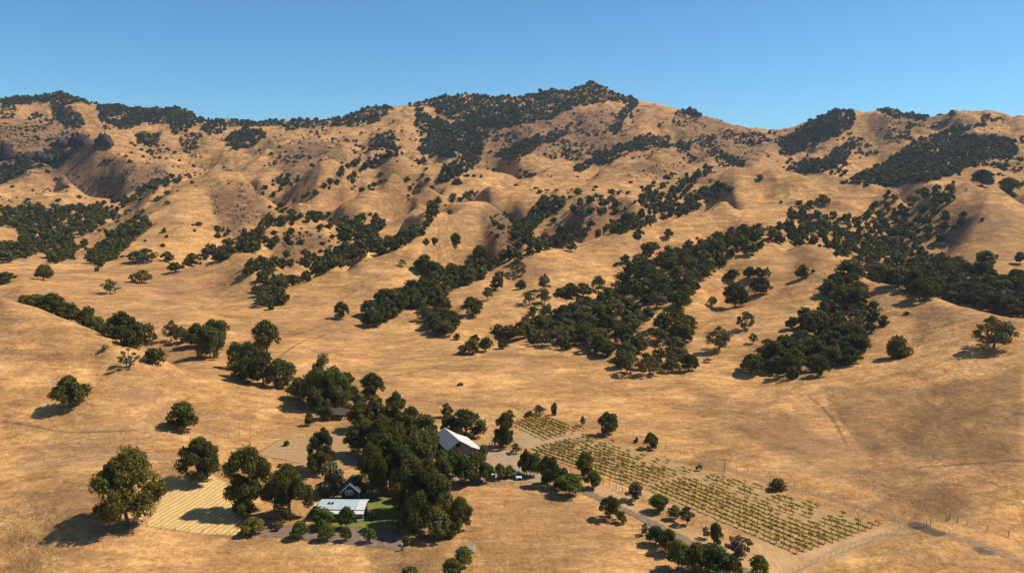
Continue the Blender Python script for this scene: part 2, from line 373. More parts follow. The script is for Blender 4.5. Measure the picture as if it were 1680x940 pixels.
def ground(px, py):
    """first ground point met by the sight lines; arrays in, (n,3) out, nan where none"""
    px = np.atleast_1d(np.asarray(px, float)); py = np.atleast_1d(np.asarray(py, float))
    a, s = ray(px, py); x = a[:, None]*MD; z = CAMZ+s[:, None]*MD
    g = sample(x, np.broadcast_to(MD, x.shape)); below = z < g
    k = below.argmax(1); ok = below.any(1) & (k > 0); k = np.maximum(k, 1); r = np.arange(len(px))
    d0 = z[r, k-1]-g[r, k-1]; d1 = g[r, k]-z[r, k]; t = d0/(d0+d1+1e-9)
    D = MD[k-1]+(MD[k]-MD[k-1])*t
    out = np.stack([a*D, D, sample(a*D, D)], 1); out[~ok] = np.nan
    return out
# ------------------------------------------------------------------ ground material
def ground_mat():
    m, n, l, b = new_mat("dry_grass_hills", .95, .08)
    pos = n.new("ShaderNodeNewGeometry").outputs["Position"]
    nm = n.new("ShaderNodeNewGeometry").outputs["Normal"]
    big = noise(n, l, pos, .006, 5, .6, .4); mid = noise(n, l, pos, .03, 6, .65, .6); sml = noise(n, l, pos, .16, 6, .7, .3)
    fine = noise(n, l, pos, 1.1, 4, .75)
    strk = noise(n, l, mapping(n, l, pos, (.05, .16, 1.1), (0, 0, .15)), 1.6, 6, .7, .5)
    strk2 = noise(n, l, mapping(n, l, pos, (.02, .05, .55), (0, 0, -.1)), 1.3, 7, .72, .3)
    gold = ramp(n, l, mid, [(.3, (0.381, 0.199, 0.068)), (.5, (0.515, 0.281, 0.100)), (.66, (0.627, 0.364, 0.140))])
    c = mixc(n, l, mrange(n, l, sml, .36, .68, 0, .75), gold, (0.375, 0.189, 0.070))
    c = mixc(n, l, mrange(n, l, fine, .42, .75, 0, .5), c, (0.694, 0.427, 0.176))
    c = mixc(n, l, mrange(n, l, strk, .5, .7, 0, .5), c, (0.280, 0.145, 0.062))
    c = mixc(n, l, mrange(n, l, strk, .30, .44, .5, 0), c, (0.672, 0.407, 0.168))
    pat = noise(n, l, mapping(n, l, pos, (.035, .075, .3), (0, 0, .2)), 1.0, 8, .78, .9)
    c = mixc(n, l, mrange(n, l, pat, .50, .64, 0, .62), c, (.27, .155, .085))
    c = mixc(n, l, mrange(n, l, pat, .46, .34, 0, .55), c, (.66, .45, .21))
    pat2 = noise(n, l, mapping(n, l, pos, (.25, .55, 1.2), (0, 0, -.25)), 1.0, 6, .8, .6)
    c = mixc(n, l, mrange(n, l, pat2, .52, .66, 0, .55), c, (.24, .14, .075))
    c = mixc(n, l, mrange(n, l, pat2, .44, .32, 0, .5), c, (.68, .49, .25))
    # weathered brown-violet patches
    c = mixc(n, l, mth(n, l, 'MULTIPLY', mrange(n, l, big, .5, .68, 0, .55), mrange(n, l, sml, .3, .6, .4, 1)), c, (0.258, 0.131, 0.064))
    def modul(c, vec, sc_, det, dist, lo, hi, a, b_):
        f = noise(n, l, vec, sc_, det, .72, dist); v = mrange(n, l, f, lo, hi, a, b_); cc = n.new("ShaderNodeCombineXYZ")
        for i in range(3): l.new(v, cc.inputs[i])
        return mixc(n, l, 1.0, c, cc.outputs[0], 'MULTIPLY')
    c = modul(c, pos, .55, 4, .4, .36, .64, .86, 1.18)
    c = modul(c, mapping(n, l, pos, (.10, .16, .3), (0, 0, .3)), 1.0, 5, .8, .38, .62, .84, 1.18)
    c = modul(c, mapping(n, l, pos, (.022, .035, .10), (0, 0, -.3)), 1.0, 7, .8, .38, .62, .78, 1.25)
    c = modul(c, mapping(n, l, pos, (.012, .014, .30), (0, 0, .1)), 1.0, 6, .5, .40, .60, .86, 1.15)
    c = mixc(n, l, mrange(n, l, noise(n, l, pos, .012, 4, .6, .5), .52, .66, 0, .34), c, (.32, .19, .11), 'MIX')
    # rocky brown scrub
    at = n.new("ShaderNodeAttribute"); at.attribute_name = "brown"
    rk = noise(n, l, pos, .11, 8, .8, .5); rk2 = noise(n, l, mapping(n, l, pos, (.03, .05, .35)), 1.6, 8, .8, .6)
    rc = ramp(n, l, rk, [(.36, (.075, .062, .05)), (.47, (0.213, 0.126, 0.068)), (.58, (0.325, 0.184, 0.088)), (.7, (0.470, 0.281, 0.120))])
    rc = mixc(n, l, mrange(n, l, rk2, .48, .62, 0, .75), rc, (.085, .07, .055))
    fa = mth(n, l, 'MULTIPLY', at.outputs["Fac"], mrange(n, l, rk2, .34, .56, .35, 1.0), True)
    c = mixc(n, l, fa, c, rc)
    # scattered rubble and low scrub high on the hills
    zz = n.new("ShaderNodeSeparateXYZ"); l.new(pos, zz.inputs[0])
    hi = mrange(n, l, zz.outputs[2], 30, 150, 0, 1)
    sp = noise(n, l, mapping(n, l, pos, (.05, .05, .16)), 1.3, 10, .84, .5)
    c = mixc(n, l, mth(n, l, 'MULTIPLY', hi, mrange(n, l, sp, .515, .585, 0, .8)), c, (0.134, 0.082, 0.044))
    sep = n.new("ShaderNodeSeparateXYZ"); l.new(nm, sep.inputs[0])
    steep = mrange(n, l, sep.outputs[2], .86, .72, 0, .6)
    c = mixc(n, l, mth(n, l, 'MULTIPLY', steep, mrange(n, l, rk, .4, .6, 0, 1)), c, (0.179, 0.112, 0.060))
    ad = n.new("ShaderNodeAttribute"); ad.attribute_name = "dirt"
    dc = ramp(n, l, sml, [(.3, (0.448, 0.281, 0.136)), (.7, (0.616, 0.398, 0.200))])
    c = mixc(n, l, mth(n, l, 'MULTIPLY', ad.outputs["Fac"], mrange(n, l, sml, .25, .5, .6, 1), True), c, dc)
    c = mixc(n, l, 1.0, c, (1.03, 1.005, .985), "MULTIPLY")
    l.new(c, b.inputs["Base Color"])
    bp = n.new("ShaderNodeBump"); bp.inputs["Strength"].default_value = .7; bp.inputs["Distance"].default_value = 1.0
    h = mth(n, l, 'ADD', mth(n, l, 'MULTIPLY', strk, 1.2), mth(n, l, 'ADD', mth(n, l, 'MULTIPLY', fine, .35), mth(n, l, 'MULTIPLY', sml, 1.6)))
    h = mth(n, l, 'ADD', h, mth(n, l, 'MULTIPLY', mth(n, l, 'MULTIPLY', rk, 7), mth(n, l, 'ADD', mth(n, l, 'MULTIPLY', hi, .5), at.outputs["Fac"])))
    l.new(h, bp.inputs["Height"]); l.new(bp.outputs[0], b.inputs["Normal"])
    return m
GM = ground_mat()
idx = np.arange(NY*NX).reshape(NY, NX)
gf = np.stack([idx[:-1, :-1], idx[:-1, 1:], idx[1:, 1:], idx[1:, :-1]], -1).reshape(-1, 4)
terrain = mesh_np("hills", np.stack([GX, GY, GZ], -1).reshape(-1, 3), gf, [GM], smooth=True)
tag(terrain, "golden dry grass hills and valley floor", None, None, "structure")
for nm_, arr in (("brown", brown), ("dirt", dirt)):
    at_ = terrain.data.attributes.new(nm_, 'FLOAT', 'POINT'); at_.data.foreach_set("value", arr.astype(np.float32).ravel())
# land behind and beside the camera
yb = GY[0, 0]
sk = np.array([(-3000, -1500, 0), (3000, -1500, 0), (3000, yb-.5, 0), (-3000, yb-.5, 0)], float); sk[:, 2] = GZ[0].mean()-.3
o = mesh_np("ground", sk, np.array([[0, 1, 2, 3]]), [GM]); tag(o, None, None, None, "structure")
# ------------------------------------------------------------------ haze (even air)
hm = bpy.data.materials.new("air"); hm.use_nodes = True; hn = hm.node_tree.nodes; hn.clear()
ho = hn.new("ShaderNodeOutputMaterial"); hv = hn.new("ShaderNodeVolumePrincipled"); hm.node_tree.links.new(hv.outputs[0], ho.inputs[1])
hv.inputs["Color"].default_value = (.60, .78, 1.0, 1); hv.inputs["Density"].default_value = HAZE if 'HAZE' in globals() else 0.00005; hv.inputs["Anisotropy"].default_value = .2
hz = MB(); zt = float(GZ.max())+45; zb = float(min(GZ.min(), sk[:, 2].min()))-1.5
hz.box((0, 1800, (zt+zb)/2), (11000, 7000, zt-zb)); ho_ = hz.build("haze", hm); tag(ho_, None, None, None, "stuff")
# ------------------------------------------------------------------ draped patches and lanes
def patch_mat(name, cols, stretch=(1, 1, 1), rot=0, sc_=.5, bump=.4, stripe=None, soft=1., solid=1., holes=0):
    m, n, l, b = new_mat(name, .95, .08)
    pos = n.new("ShaderNodeNewGeometry").outputs["Position"]
    f = noise(n, l, mapping(n, l, pos, stretch, (0, 0, rot)), sc_, 6, .7, .3); g = noise(n, l, pos, 2.2, 4, .7)
    k = len(cols); c = ramp(n, l, f, [(.32+.36*i/(k-1), q) for i, q in enumerate(cols)])
    c = mixc(n, l, mrange(n, l, g, .35, .7, 0, .35), c, tuple(q*.6 for q in cols[0]))
    if stripe:
        w = n.new("ShaderNodeTexWave"); w.wave_type = 'BANDS'; w.bands_direction = 'X'; w.inputs["Scale"].default_value = stripe[1]; w.inputs["Distortion"].default_value = 4.5; w.inputs["Detail"].default_value = 3; w.inputs["Detail Scale"].default_value = .6
        l.new(mapping(n, l, pos, (1, 1, 1), (0, 0, stripe[0])), w.inputs["Vector"])
        c = mixc(n, l, mrange(n, l, w.outputs["Fac"], .3, .9, 0, stripe[3]), c, stripe[2])
    l.new(c, b.inputs["Base Color"])
    ea = n.new("ShaderNodeAttribute"); ea.attribute_name = "edge"; en = noise(n, l, pos, .8, 5, .75); e2 = noise(n, l, pos, .22, 3, .6)
    al = mth(n, l, 'ADD', ea.outputs["Fac"], mth(n, l, 'ADD', mth(n, l, 'MULTIPLY', en, 2.4), mth(n, l, 'MULTIPLY', e2, 2.0)))
    al = mrange(n, l, al, 1.9*soft, 1.9*soft+1.3, 0, solid)
    if holes: al = mth(n, l, 'MULTIPLY', al, mrange(n, l, mth(n, l, 'ADD', mth(n, l, 'MULTIPLY', en, .6), mth(n, l, 'MULTIPLY', e2, .6)), holes, holes+.16, .1, 1), True)
    l.new(al, b.inputs["Alpha"])
    bp = n.new("ShaderNodeBump"); bp.inputs["Strength"].default_value = bump; bp.inputs["Distance"].default_value = .3; l.new(g, bp.inputs["Height"]); l.new(bp.outputs[0], b.inputs["Normal"])
    return m
def patch(name, poly, mat, lift=.05, cell=.4, label=None, wob=.8):
    w = ground([p[0] for p in poly], [p[1] for p in poly])[:, :2]
    x0, y0 = w.min(0); x1, y1 = w.max(0)
    gx, gy = np.meshgrid(np.arange(x0-1, x1+1, cell), np.arange(y0-1, y1+1, cell))
    sd_ = np.full(gx.shape, 1e9)
    for (x1, y1_), (x2, y2_) in zip(w, np.roll(w, -1, 0)):
        t = np.clip(((gx-x1)*(x2-x1)+(gy-y1_)*(y2_-y1_))/((x2-x1)**2+(y2_-y1_)**2+1e-9), 0, 1); sd_ = np.minimum(sd_, np.hypot(gx-x1-t*(x2-x1), gy-y1_-t*(y2_-y1_)))
    sd_ = np.where(inpoly(gx, gy, [tuple(q) for q in w]), sd_, -sd_); ins = sd_ > -2.0
    ii = np.arange(gx.size).reshape(gx.shape)
    q = np.stack([ii[:-1, :-1], ii[:-1, 1:], ii[1:, 1:], ii[1:, :-1]], -1)[ins[:-1, :-1] & ins[1:, 1:]]
    use = np.unique(q); rem = np.zeros(gx.size, np.int32); rem[use] = np.arange(len(use))
    vx, vy = gx.ravel()[use], gy.ravel()[use]
    o = mesh_np(name, np.stack([vx, vy, sample(vx, vy)+lift], 1), rem[q], [mat], smooth=True)
    at_ = o.data.attributes.new('edge', 'FLOAT', 'POINT'); at_.data.foreach_set('value', sd_.ravel()[use].astype(np.float32))
    tag(o, label, None, None, "structure"); return o
def resample(w, step):
    seg = np.linalg.norm(np.diff(w[:, :2], axis=0), axis=1); s = np.concatenate([[0], np.cumsum(seg)])
    k = max(2, int(round(s[-1]/step))+1); t = np.linspace(0, s[-1], k)
    return np.stack([np.interp(t, s, w[:, 0]), np.interp(t, s, w[:, 1])], 1)
def smooth_line(w, n=3):
    for _ in range(n):
        q = [w[0]]
        for a, b in zip(w[:-1], w[1:]): q += [a*.75+b*.25, a*.25+b*.75]
        q.append(w[-1]); w = np.array(q)
    return w
def lane(name, pl, width, mat, lift=.08, label=None, rag=.15, step=1.2):
    w = smooth_line(ground([p[0] for p in pl], [p[1] for p in pl])[:, :2]); w = resample(w, step)
    t = np.gradient(w, axis=0); t /= np.linalg.norm(t, axis=1)[:, None]+1e-9; nn = np.stack([-t[:, 1], t[:, 0]], 1)
    k = 7; offs = np.linspace(-.5, .5, k)*(1+1.6/width); V_ = []
    for j, o_ in enumerate(offs):
        r = rag*(vnoise(w[:, 0]/1.7+j*9, w[:, 1]/1.7, 33)-.5)*2 if j in (0, k-1) else 0
        p = w+nn*(o_*width+r)[:, None] if isinstance(r, np.ndarray) else w+nn*(o_*width)
        V_.append(np.stack([p[:, 0], p[:, 1], sample(p[:, 0], p[:, 1])+lift], 1))
    V_ = np.stack(V_, 1); ii = np.arange(V_.shape[0]*k).reshape(-1, k)
    q = np.stack([ii[:-1, :-1], ii[:-1, 1:], ii[1:, 1:], ii[1:, :-1]], -1).reshape(-1, 4)
    o = mesh_np(name, V_.reshape(-1, 3), q, [mat], smooth=True); tag(o, label, None, None, "structure")
    ev = np.repeat(((.5-np.abs(offs))*width)[None], len(w), 0); ev[0] = ev[-1] = -2
    at_ = o.data.attributes.new('edge', 'FLOAT', 'POINT'); at_.data.foreach_set('value', ev.ravel().astype(np.float32)); return o
m_yard = patch_mat("gravel", [(.33, .225, .145), (.42, .295, .19), (.50, .36, .24)])
m_dust = patch_mat("dusty_track", [(.34, .23, .13), (.42, .29, .17), (.48, .35, .21)], solid=.75, holes=.48, soft=.9)
m_mown = patch_mat("mown_stubble", [(.64, .41, .16), (.77, .52, .21), (.86, .62, .27)], stripe=(R(15), .19, (.42, .26, .11), .75))
m_plow = patch_mat("raked_stubble", [(.42, .26, .12), (.50, .33, .16), (.58, .40, .20)], stripe=(R(100), .16, (.28, .165, .08), .8))
m_lawn = patch_mat("green_lawn", [(.13, .16, .035), (.22, .22, .055), (.34, .28, .10)], solid=.95, holes=.3)
m_orch = patch_mat("bare_orchard_soil", [(.19, .13, .095), (.25, .175, .125), (.32, .22, .15)])
m_lane = patch_mat("worn_asphalt", [(.20, .145, .105), (.25, .185, .135), (.31, .235, .17)])
m_dark = patch_mat("dark_gravel", [(.12, .09, .07), (.17, .13, .10), (.26, .19, .13)], solid=.75, holes=.36)
m_pale = patch_mat("pale_dirt", [(.46, .32, .18), (.56, .40, .23), (.62, .46, .27)], solid=.7, holes=.42, soft=.9)
m_tan = patch_mat("vineyard_soil", [(.40, .25, .11), (.56, .37, .165), (.68, .47, .22)], sc_=.28, solid=.7)
patch("gravel_yard", [(735,772),(742,752),(795,738),(835,738),(880,748),(900,762),(945,790),(935,800),(880,792),(800,790),(740,795)], m_yard, .05, .45, "gravel yard beside the barn")
patch("dirt_turnaround", [(838,715),(860,708),(882,702),(910,712),(960,716),(905,734),(880,738),(840,733)], m_pale, .05, .45, "pale dirt patch between the barn and the vineyard")
patch("mown_field", [(262,785),(345,775),(372,790),(400,830),(400,872),(388,878),(330,877),(232,862),(262,820)], m_mown, .06, .35, "mown straw coloured field with pale windrow lines")
patch("raked_field", [(455,722),(590,702),(600,720),(598,760),(560,772),(420,745)], m_plow, .05, .4, "raked stubble field behind the farmhouse")
patch("lawn", [(535,795),(560,800),(640,815),(665,840),(655,872),(590,866),(505,866),(520,840)], m_lawn, .06, .35, "patchy green lawn round the farmhouse")
patch("orchard_soil", [(402,860),(500,862),(600,864),(662,874),(664,905),(600,896),(520,887),(450,882),(400,878)], m_orch, .07, .35, "bare brown soil under the young fruit trees")
patch("vineyard_ground", [(870,736),(962,714),(1150,768),(1185,775),(1445,858),(1308,906),(1180,862),(1060,806)], m_tan, .05, .5, "tan soil under the vines", 1.5)
lane("farm_lane", [(885,785),(925,793),(957,805),(1005,828),(1045,846),(1085,866),(1120,884),(1180,915),(1250,950)], 3.4, m_lane, .10, "grey paved farm lane")
lane("dirt_road", [(1900,985),(1760,945),(1680,918),(1600,893),(1545,873)], 3.2, m_dust, .10, "dirt road leaving the gate", .5)
lane("dark_gravel_crossing", [(1552,879),(1530,872),(1510,864),(1490,857)], 4.2, m_dark, .14, "dark gravel at the ranch gate", .8)
lane("gravel_track", [(1490,857),(1440,841),(1370,818),(1290,797),(1200,772),(1150,750)], 2.6, m_dust, .09, "faint gravel track outside the vineyard fence", .6)
lane("wheel_track", [(1300,945),(1340,915),(1385,893),(1440,876),(1520,872)], .9, m_pale, .08, "pale wheel track across the dry grass", .3)
lane("wheel_track", [(1322,948),(1362,917),(1400,898),(1450,882),(1522,877)], .9, m_pale, .08, "second pale wheel track beside the first", .3)
patch("bare_spot", [(1593,899),(1605,895),(1630,898),(1641,907),(1625,911),(1605,908)], m_dark, .06, .3, "dark bare patch in the dry grass")
lane("fence_line_path", [(0,770),(70,762),(150,745),(240,748),(300,755),(360,752)], 2.2, m_pale, .08, "pale path through the dry grass", .6)
lane("hill_track", [(1166,347),(1230,341),(1300,333),(1350,327),(1400,324),(1455,317)], 2.2, m_dark, .25, "narrow track cut across the far hillside", .5, 3)
lane("hill_track", [(1180,443),(1225,447),(1290,451),(1340,452),(1372,455)], 1.8, m_pale, .15, "narrow trail along the middle hill under the crest", .4, 2)
lane("hill_track", [(1425,487),(1480,506),(1540,519),(1610,529)], 1.5, m_pale, .15, "faint trail on the right hill below its crest", .4, 2)

m_trail = patch_mat("trodden_soil", [(.16, .10, .06), (.22, .14, .085), (.30, .20, .12)], solid=.6, holes=.44, soft=.9)
for pl_, lb_ in (([(1326,650),(1350,668),(1368,690),(1380,712),(1388,728)], "thin dark trail down the right slope above the vineyard"), ([(1500,767),(1560,763),(1620,759),(1700,757)], "faint trail across the foot of the right slope"),
                 ([(478,552),(505,543),(535,534),(560,525)], "dark eroded ditch in the middle meadow"), ([(455,590),(480,568),(520,552),(570,545)], "faint curved trail in the middle meadow"),
                 ([(640,618),(700,606),(760,590),(830,580)], "faint trail under the middle band of oaks"), ([(0,690),(60,700),(140,712),(230,706)], "faint cattle trail across the left slope")):
    lane("animal_trail", pl_, 1.1, m_trail, .07, lb_, .5)
# ------------------------------------------------------------------ foliage and bark materials
def leaf_mat(name, a, b_, c_=None, wsc=.05):
    m, n, l, b = new_mat(name, .75, .12)
    g = n.new("ShaderNodeNewGeometry"); oi = n.new("ShaderNodeObjectInfo")
    f = noise(n, l, g.outputs["Position"], wsc, 3, .6); f2 = noise(n, l, g.outputs["Position"], .55, 3, .7)
    k = mth(n, l, 'ADD', mth(n, l, 'MULTIPLY', oi.outputs["Random"], .6), mth(n, l, 'MULTIPLY', f, .4))
    c = ramp(n, l, k, [(.15, tuple(q*.85 for q in a)), (.5, tuple((p_+q)/2 for p_, q in zip(a, b_))), (.85, (b_[0]*1.3, b_[1]*1.15, b_[2]*1.1))])
    c = mixc(n, l, mrange(n, l, f2, .45, .75, 0, .35), c, c_ or tuple(min(1, q*1.9) for q in b_))
    l.new(c, b.inputs["Base Color"])
    tr = n.new("ShaderNodeBsdfTranslucent"); l.new(c, tr.inputs[0]); mx = n.new("ShaderNodeMixShader"); mx.inputs[0].default_value = .18
    l.new(b.outputs[0], mx.inputs[1]); l.new(tr.outputs[0], mx.inputs[2]); l.new(mx.outputs[0], n["Material Output"].inputs[0])
    return m
L_oak = leaf_mat("oak_leaves", (0.066, 0.068, 0.014), (0.127, 0.115, 0.021), (0.227, 0.204, 0.039))
L_blue = leaf_mat("dusty_oak_leaves", (0.108, 0.105, 0.036), (0.155, 0.138, 0.045), (0.270, 0.225, 0.070))
L_olive = leaf_mat("olive_green_leaves", (0.097, 0.103, 0.025), (0.142, 0.141, 0.031), (0.272, 0.242, 0.052))
L_grey = leaf_mat("grey_green_leaves", (.12, .11, .055), (.17, .15, .075), (.25, .22, .12))
L_bright = leaf_mat("fresh_green_leaves", (0.065, 0.099, 0.018), (0.107, 0.138, 0.022), (0.202, 0.209, 0.035))
L_yell = leaf_mat("yellow_green_leaves", (.11, .13, .022), (.17, .17, .03), (.28, .22, .05))
L_vine = leaf_mat("vine_leaves", (.34, .30, .035), (.50, .40, .05), (.60, .44, .07), .3)
L_far = leaf_mat("distant_scrub_leaves", (0.055, 0.057, 0.020), (0.092, 0.088, 0.026), (0.158, 0.138, 0.040), .02)
BARK = plain("bark", (.13, .10, .075), .95, .05, .35, 3)
BARKG = plain("grey_bark", (.24, .20, .165), .95, .05, .3, 3)
# ------------------------------------------------------------------ tree prototypes: height 1, width about 1
def quads_on(cent, nrm, size, r):
    k = len(cent); rv = r.normal(size=(k, 3)); nn = nrm*1.15+rv*.7; nn /= np.linalg.norm(nn, axis=1)[:, None]+1e-9
    t = np.cross(nn, r.normal(size=(k, 3))); t /= np.linalg.norm(t, axis=1)[:, None]+1e-9; b = np.cross(nn, t)
    s = (size*(.6+.8*r.random(k)))[:, None]; e = (.55+.6*r.random(k))[:, None]
    j = lambda: 1+.35*(r.random(k)[:, None]-.5)
    v = np.stack([cent-t*s*j()-b*s*e*.4, cent+t*s*.35*j()-b*s*e*j(), cent+t*s*j()+b*s*e*.45, cent-t*s*.3+b*s*e*j()], 1).reshape(-1, 3)
    return v, np.arange(4*k).reshape(k, 4)
def crown_np(seed, nl, nq, size, z0=.30, z1=1.0, rx=.5, lr=(.12, .20), gap=0., pw=1.0, droop=0.):
    r = np.random.default_rng(seed); C = []; 
    asx, asy = .85+.3*r.random(), .85+.3*r.random(); lean = (r.random(2)-.5)*.16
    for i in range(nl*40):
        if len(C) >= nl: break
        t = r.random()**pw; th = r.random()*2*math.pi; 
        prof = math.sqrt(max(0, 1-(2*t-.80)**2*.62))                # dome profile
        rad = r.random()**.55; lrad = lr[0]+(lr[1]-lr[0])*r.random()
        R_ = (rx-lrad*.8)*prof*rad
        c = np.array([R_*math.cos(th)*asx+lean[0]*t, R_*math.sin(th)*asy+lean[1]*t, z0+lrad*.7+(z1-z0-lrad*1.6)*t*(1-.25*rad*rad)])
        if gap and any(np.linalg.norm(c-q[0]) < gap for q in C): continue
        C.append((c, lrad))
    V_, F_ = [], []; off = 0; per = nq//len(C)
    for c, lrad in C:
        d = r.normal(size=(per, 3)); d[:, 2] += .25; d /= np.linalg.norm(d, axis=1)[:, None]
        f = 1-.42*r.random(per)**1.6; w = 1+.28*np.sin(d[:, 0]*7+seed)*np.cos(d[:, 1]*6+c[0]*30)
        p = c+d*(lrad*f*w)[:, None]*np.array([1.1, 1.1, .82]); 
        if droop: p[:, 2] -= droop*r.random(per)*(1-d[:, 2])*.5
        v, q = quads_on(p, d, np.full(per, size), r); V_.append(v); F_.append(q+off); off += len(v)
    V_ = np.concatenate(V_); lo = np.percentile(V_, .03, 0); hi = np.percentile(V_, 99.97, 0); md = (lo+hi)/2; ext = (hi-lo)
    fx = 1/max(ext[0], ext[1])/1.0; fz = 1/hi[2]; asp = np.array([fx, fx, fz]); sh = np.array([md[0], md[1], 0])*.7
    V_ = (V_-sh)*asp; C = [((c-sh)*asp, q*fx) for c, q in C]
    return V_, np.concatenate(F_), C
def trunk_mb(C, seed, r0=.03, split=.22, nlimb=7, mb=None, thin=1.):
    r = np.random.default_rng(seed+99); mb = mb or MB(); b = np.array([(r.random()-.5)*.05, (r.random()-.5)*.05, split])
    mb.tube((0, 0, -.06), (0, 0, .03), r0*1.5, r0*1.05, 7, False); mb.tube((0, 0, .03), b, r0*1.05, r0*.8, 7, False)
    cs = sorted(C, key=lambda q: r.random())[:nlimb]
    for c, lr_ in cs:
        m = b+(c-b)*.5+(r.random(3)-.5)*.07; m[2] = b[2]+(c[2]-b[2])*.42
        mb.tube(b, m, r0*.52*thin, r0*.36*thin, 5, False); mb.tube(m, c, r0*.36*thin, r0*.12, 4, False)
        for k in range(2):
            e = c+(r.random(3)-.5)*lr_*2; mb.tube(m+(c-m)*.5, e, r0*.18, r0*.05, 3, False)
    return mb
KINDS = {  # leaf material, bark, crown settings, trunk settings
 'oak':    (L_oak, BARK, dict(nl=46, z0=.10, lr=(.09, .16), rx=.56, pw=.85), dict(r0=.028, split=.18)),
 'open':   (L_blue, BARK, dict(nl=28, z0=.12, lr=(.08, .13), rx=.55, gap=.10, pw=.9), dict(r0=.026, split=.2, nlimb=16)),
 'olive':  (L_olive, BARK, dict(nl=42, z0=.02, lr=(.09, .15), rx=.55), dict(r0=.022, split=.15)),
 'tall':   (L_oak, BARK, dict(nl=46, z0=.04, lr=(.08, .14), rx=.55, pw=1.1), dict(r0=.022, split=.15, nlimb=9)),
 'willow': (L_grey, BARKG, dict(nl=26, z0=.10, lr=(.10, .16), rx=.48, droop=.10), dict(r0=.022, split=.18, nlimb=10)),
 'bush':   (L_oak, BARK, dict(nl=20, z0=-.12, lr=(.17, .25), rx=.52), dict(r0=.03, split=.1, nlimb=4)),
 'fruit':  (L_bright, BARK, dict(nl=22, z0=.16, lr=(.13, .20), rx=.5), dict(r0=.028, split=.2, nlimb=6)),
 'yellow': (L_yell, BARK, dict(nl=22, z0=.10, lr=(.13, .20), rx=.5), dict(r0=.026, split=.18, nlimb=6)),
 'sparse': (L_grey, BARKG, dict(nl=20, z0=.22, lr=(.08, .13), rx=.5, gap=.11), dict(r0=.032, split=.2, nlimb=18, thin=1.2)),
 'grove':  (L_olive, BARKG, dict(nl=26, z0=.20, lr=(.09, .15), rx=.54, gap=.1), dict(r0=.034, split=.26, nlimb=12, thin=1.2)),
 'cypress':(L_oak, BARK, dict(nl=16, z0=-.02, lr=(.13, .2), rx=.5), dict(r0=.04, split=.3, nlimb=4)),
 'snag':   (L_blue, BARK, dict(nl=14, z0=.25, lr=(.05, .09), rx=.50, gap=.14), dict(r0=.04, split=.22, nlimb=16, thin=1.3)),
}
LOD = {3: (24000, .0135, 3), 2: (5600, .026, 3), 1: (950, .058, 4), 0: (300, .095, 4)}
_proto = {}
def proto(kind, lod, k):
    if lod == 0 and kind == 'snag': kind = 'open'
    key = (kind, lod, k)
    if key not in _proto:
        lm, bm, cs, ts_ = KINDS[kind]; nq, sz, _ = LOD[lod]; cs = dict(cs)
        if kind in ('open', 'sparse', 'grove', 'snag'): nq = int(nq*(.22 if kind == 'snag' else .5)); sz *= .9
        if lod == 0: cs['nl'] = max(9, cs['nl']//2); cs['lr'] = (cs['lr'][0]*1.25, cs['lr'][1]*1.25)
        v, f, C = crown_np(1000*list(KINDS).index(kind)+10*lod+k, nq=nq, size=sz, **cs)
        if lod >= 1:
            cm = mesh_np("crown", v, f, [lm], link=False); tm = trunk_mb(C, k, **ts_).build("trunk", bm, link=False)
            _proto[key] = (cm, tm)
        else:
            t = MB(); t.tube((0, 0, -.08), (0, 0, .45), .03, .02, 5, False); tv = np.array(t.v); tf = np.array(t.f)
            me = mesh_np("tree", np.concatenate([v, tv]), [f, tf+len(v)], [lm, bm], fm=np.concatenate([np.zeros(len(f)), np.ones(len(tf))]), link=False)
            _proto[key] = (me, None)
    return _proto[key]
def put_tree(name, kind, p, w, h, lod, label, cat, group=None, rz=None, k=None):
    rz = rng.random()*6.28 if rz is None else rz; k = int(rng.integers(LOD[lod][2])) if k is None else k
    a, b = proto(kind, lod, k)
    if b is None:
        o = bpy.data.objects.new(name, a); COL.objects.link(o); o.location = p; o.rotation_euler = (0, 0, rz); o.scale = (w, w, h)
    else:
        o = empty(name, p, rz); o.scale = (w, w, h)
        for nm_, me in (("trunk", b), ("crown", a)):
            c = bpy.data.objects.new(nm_, me); COL.objects.link(c); c.parent = o
    tag(o, label, cat, group); return o
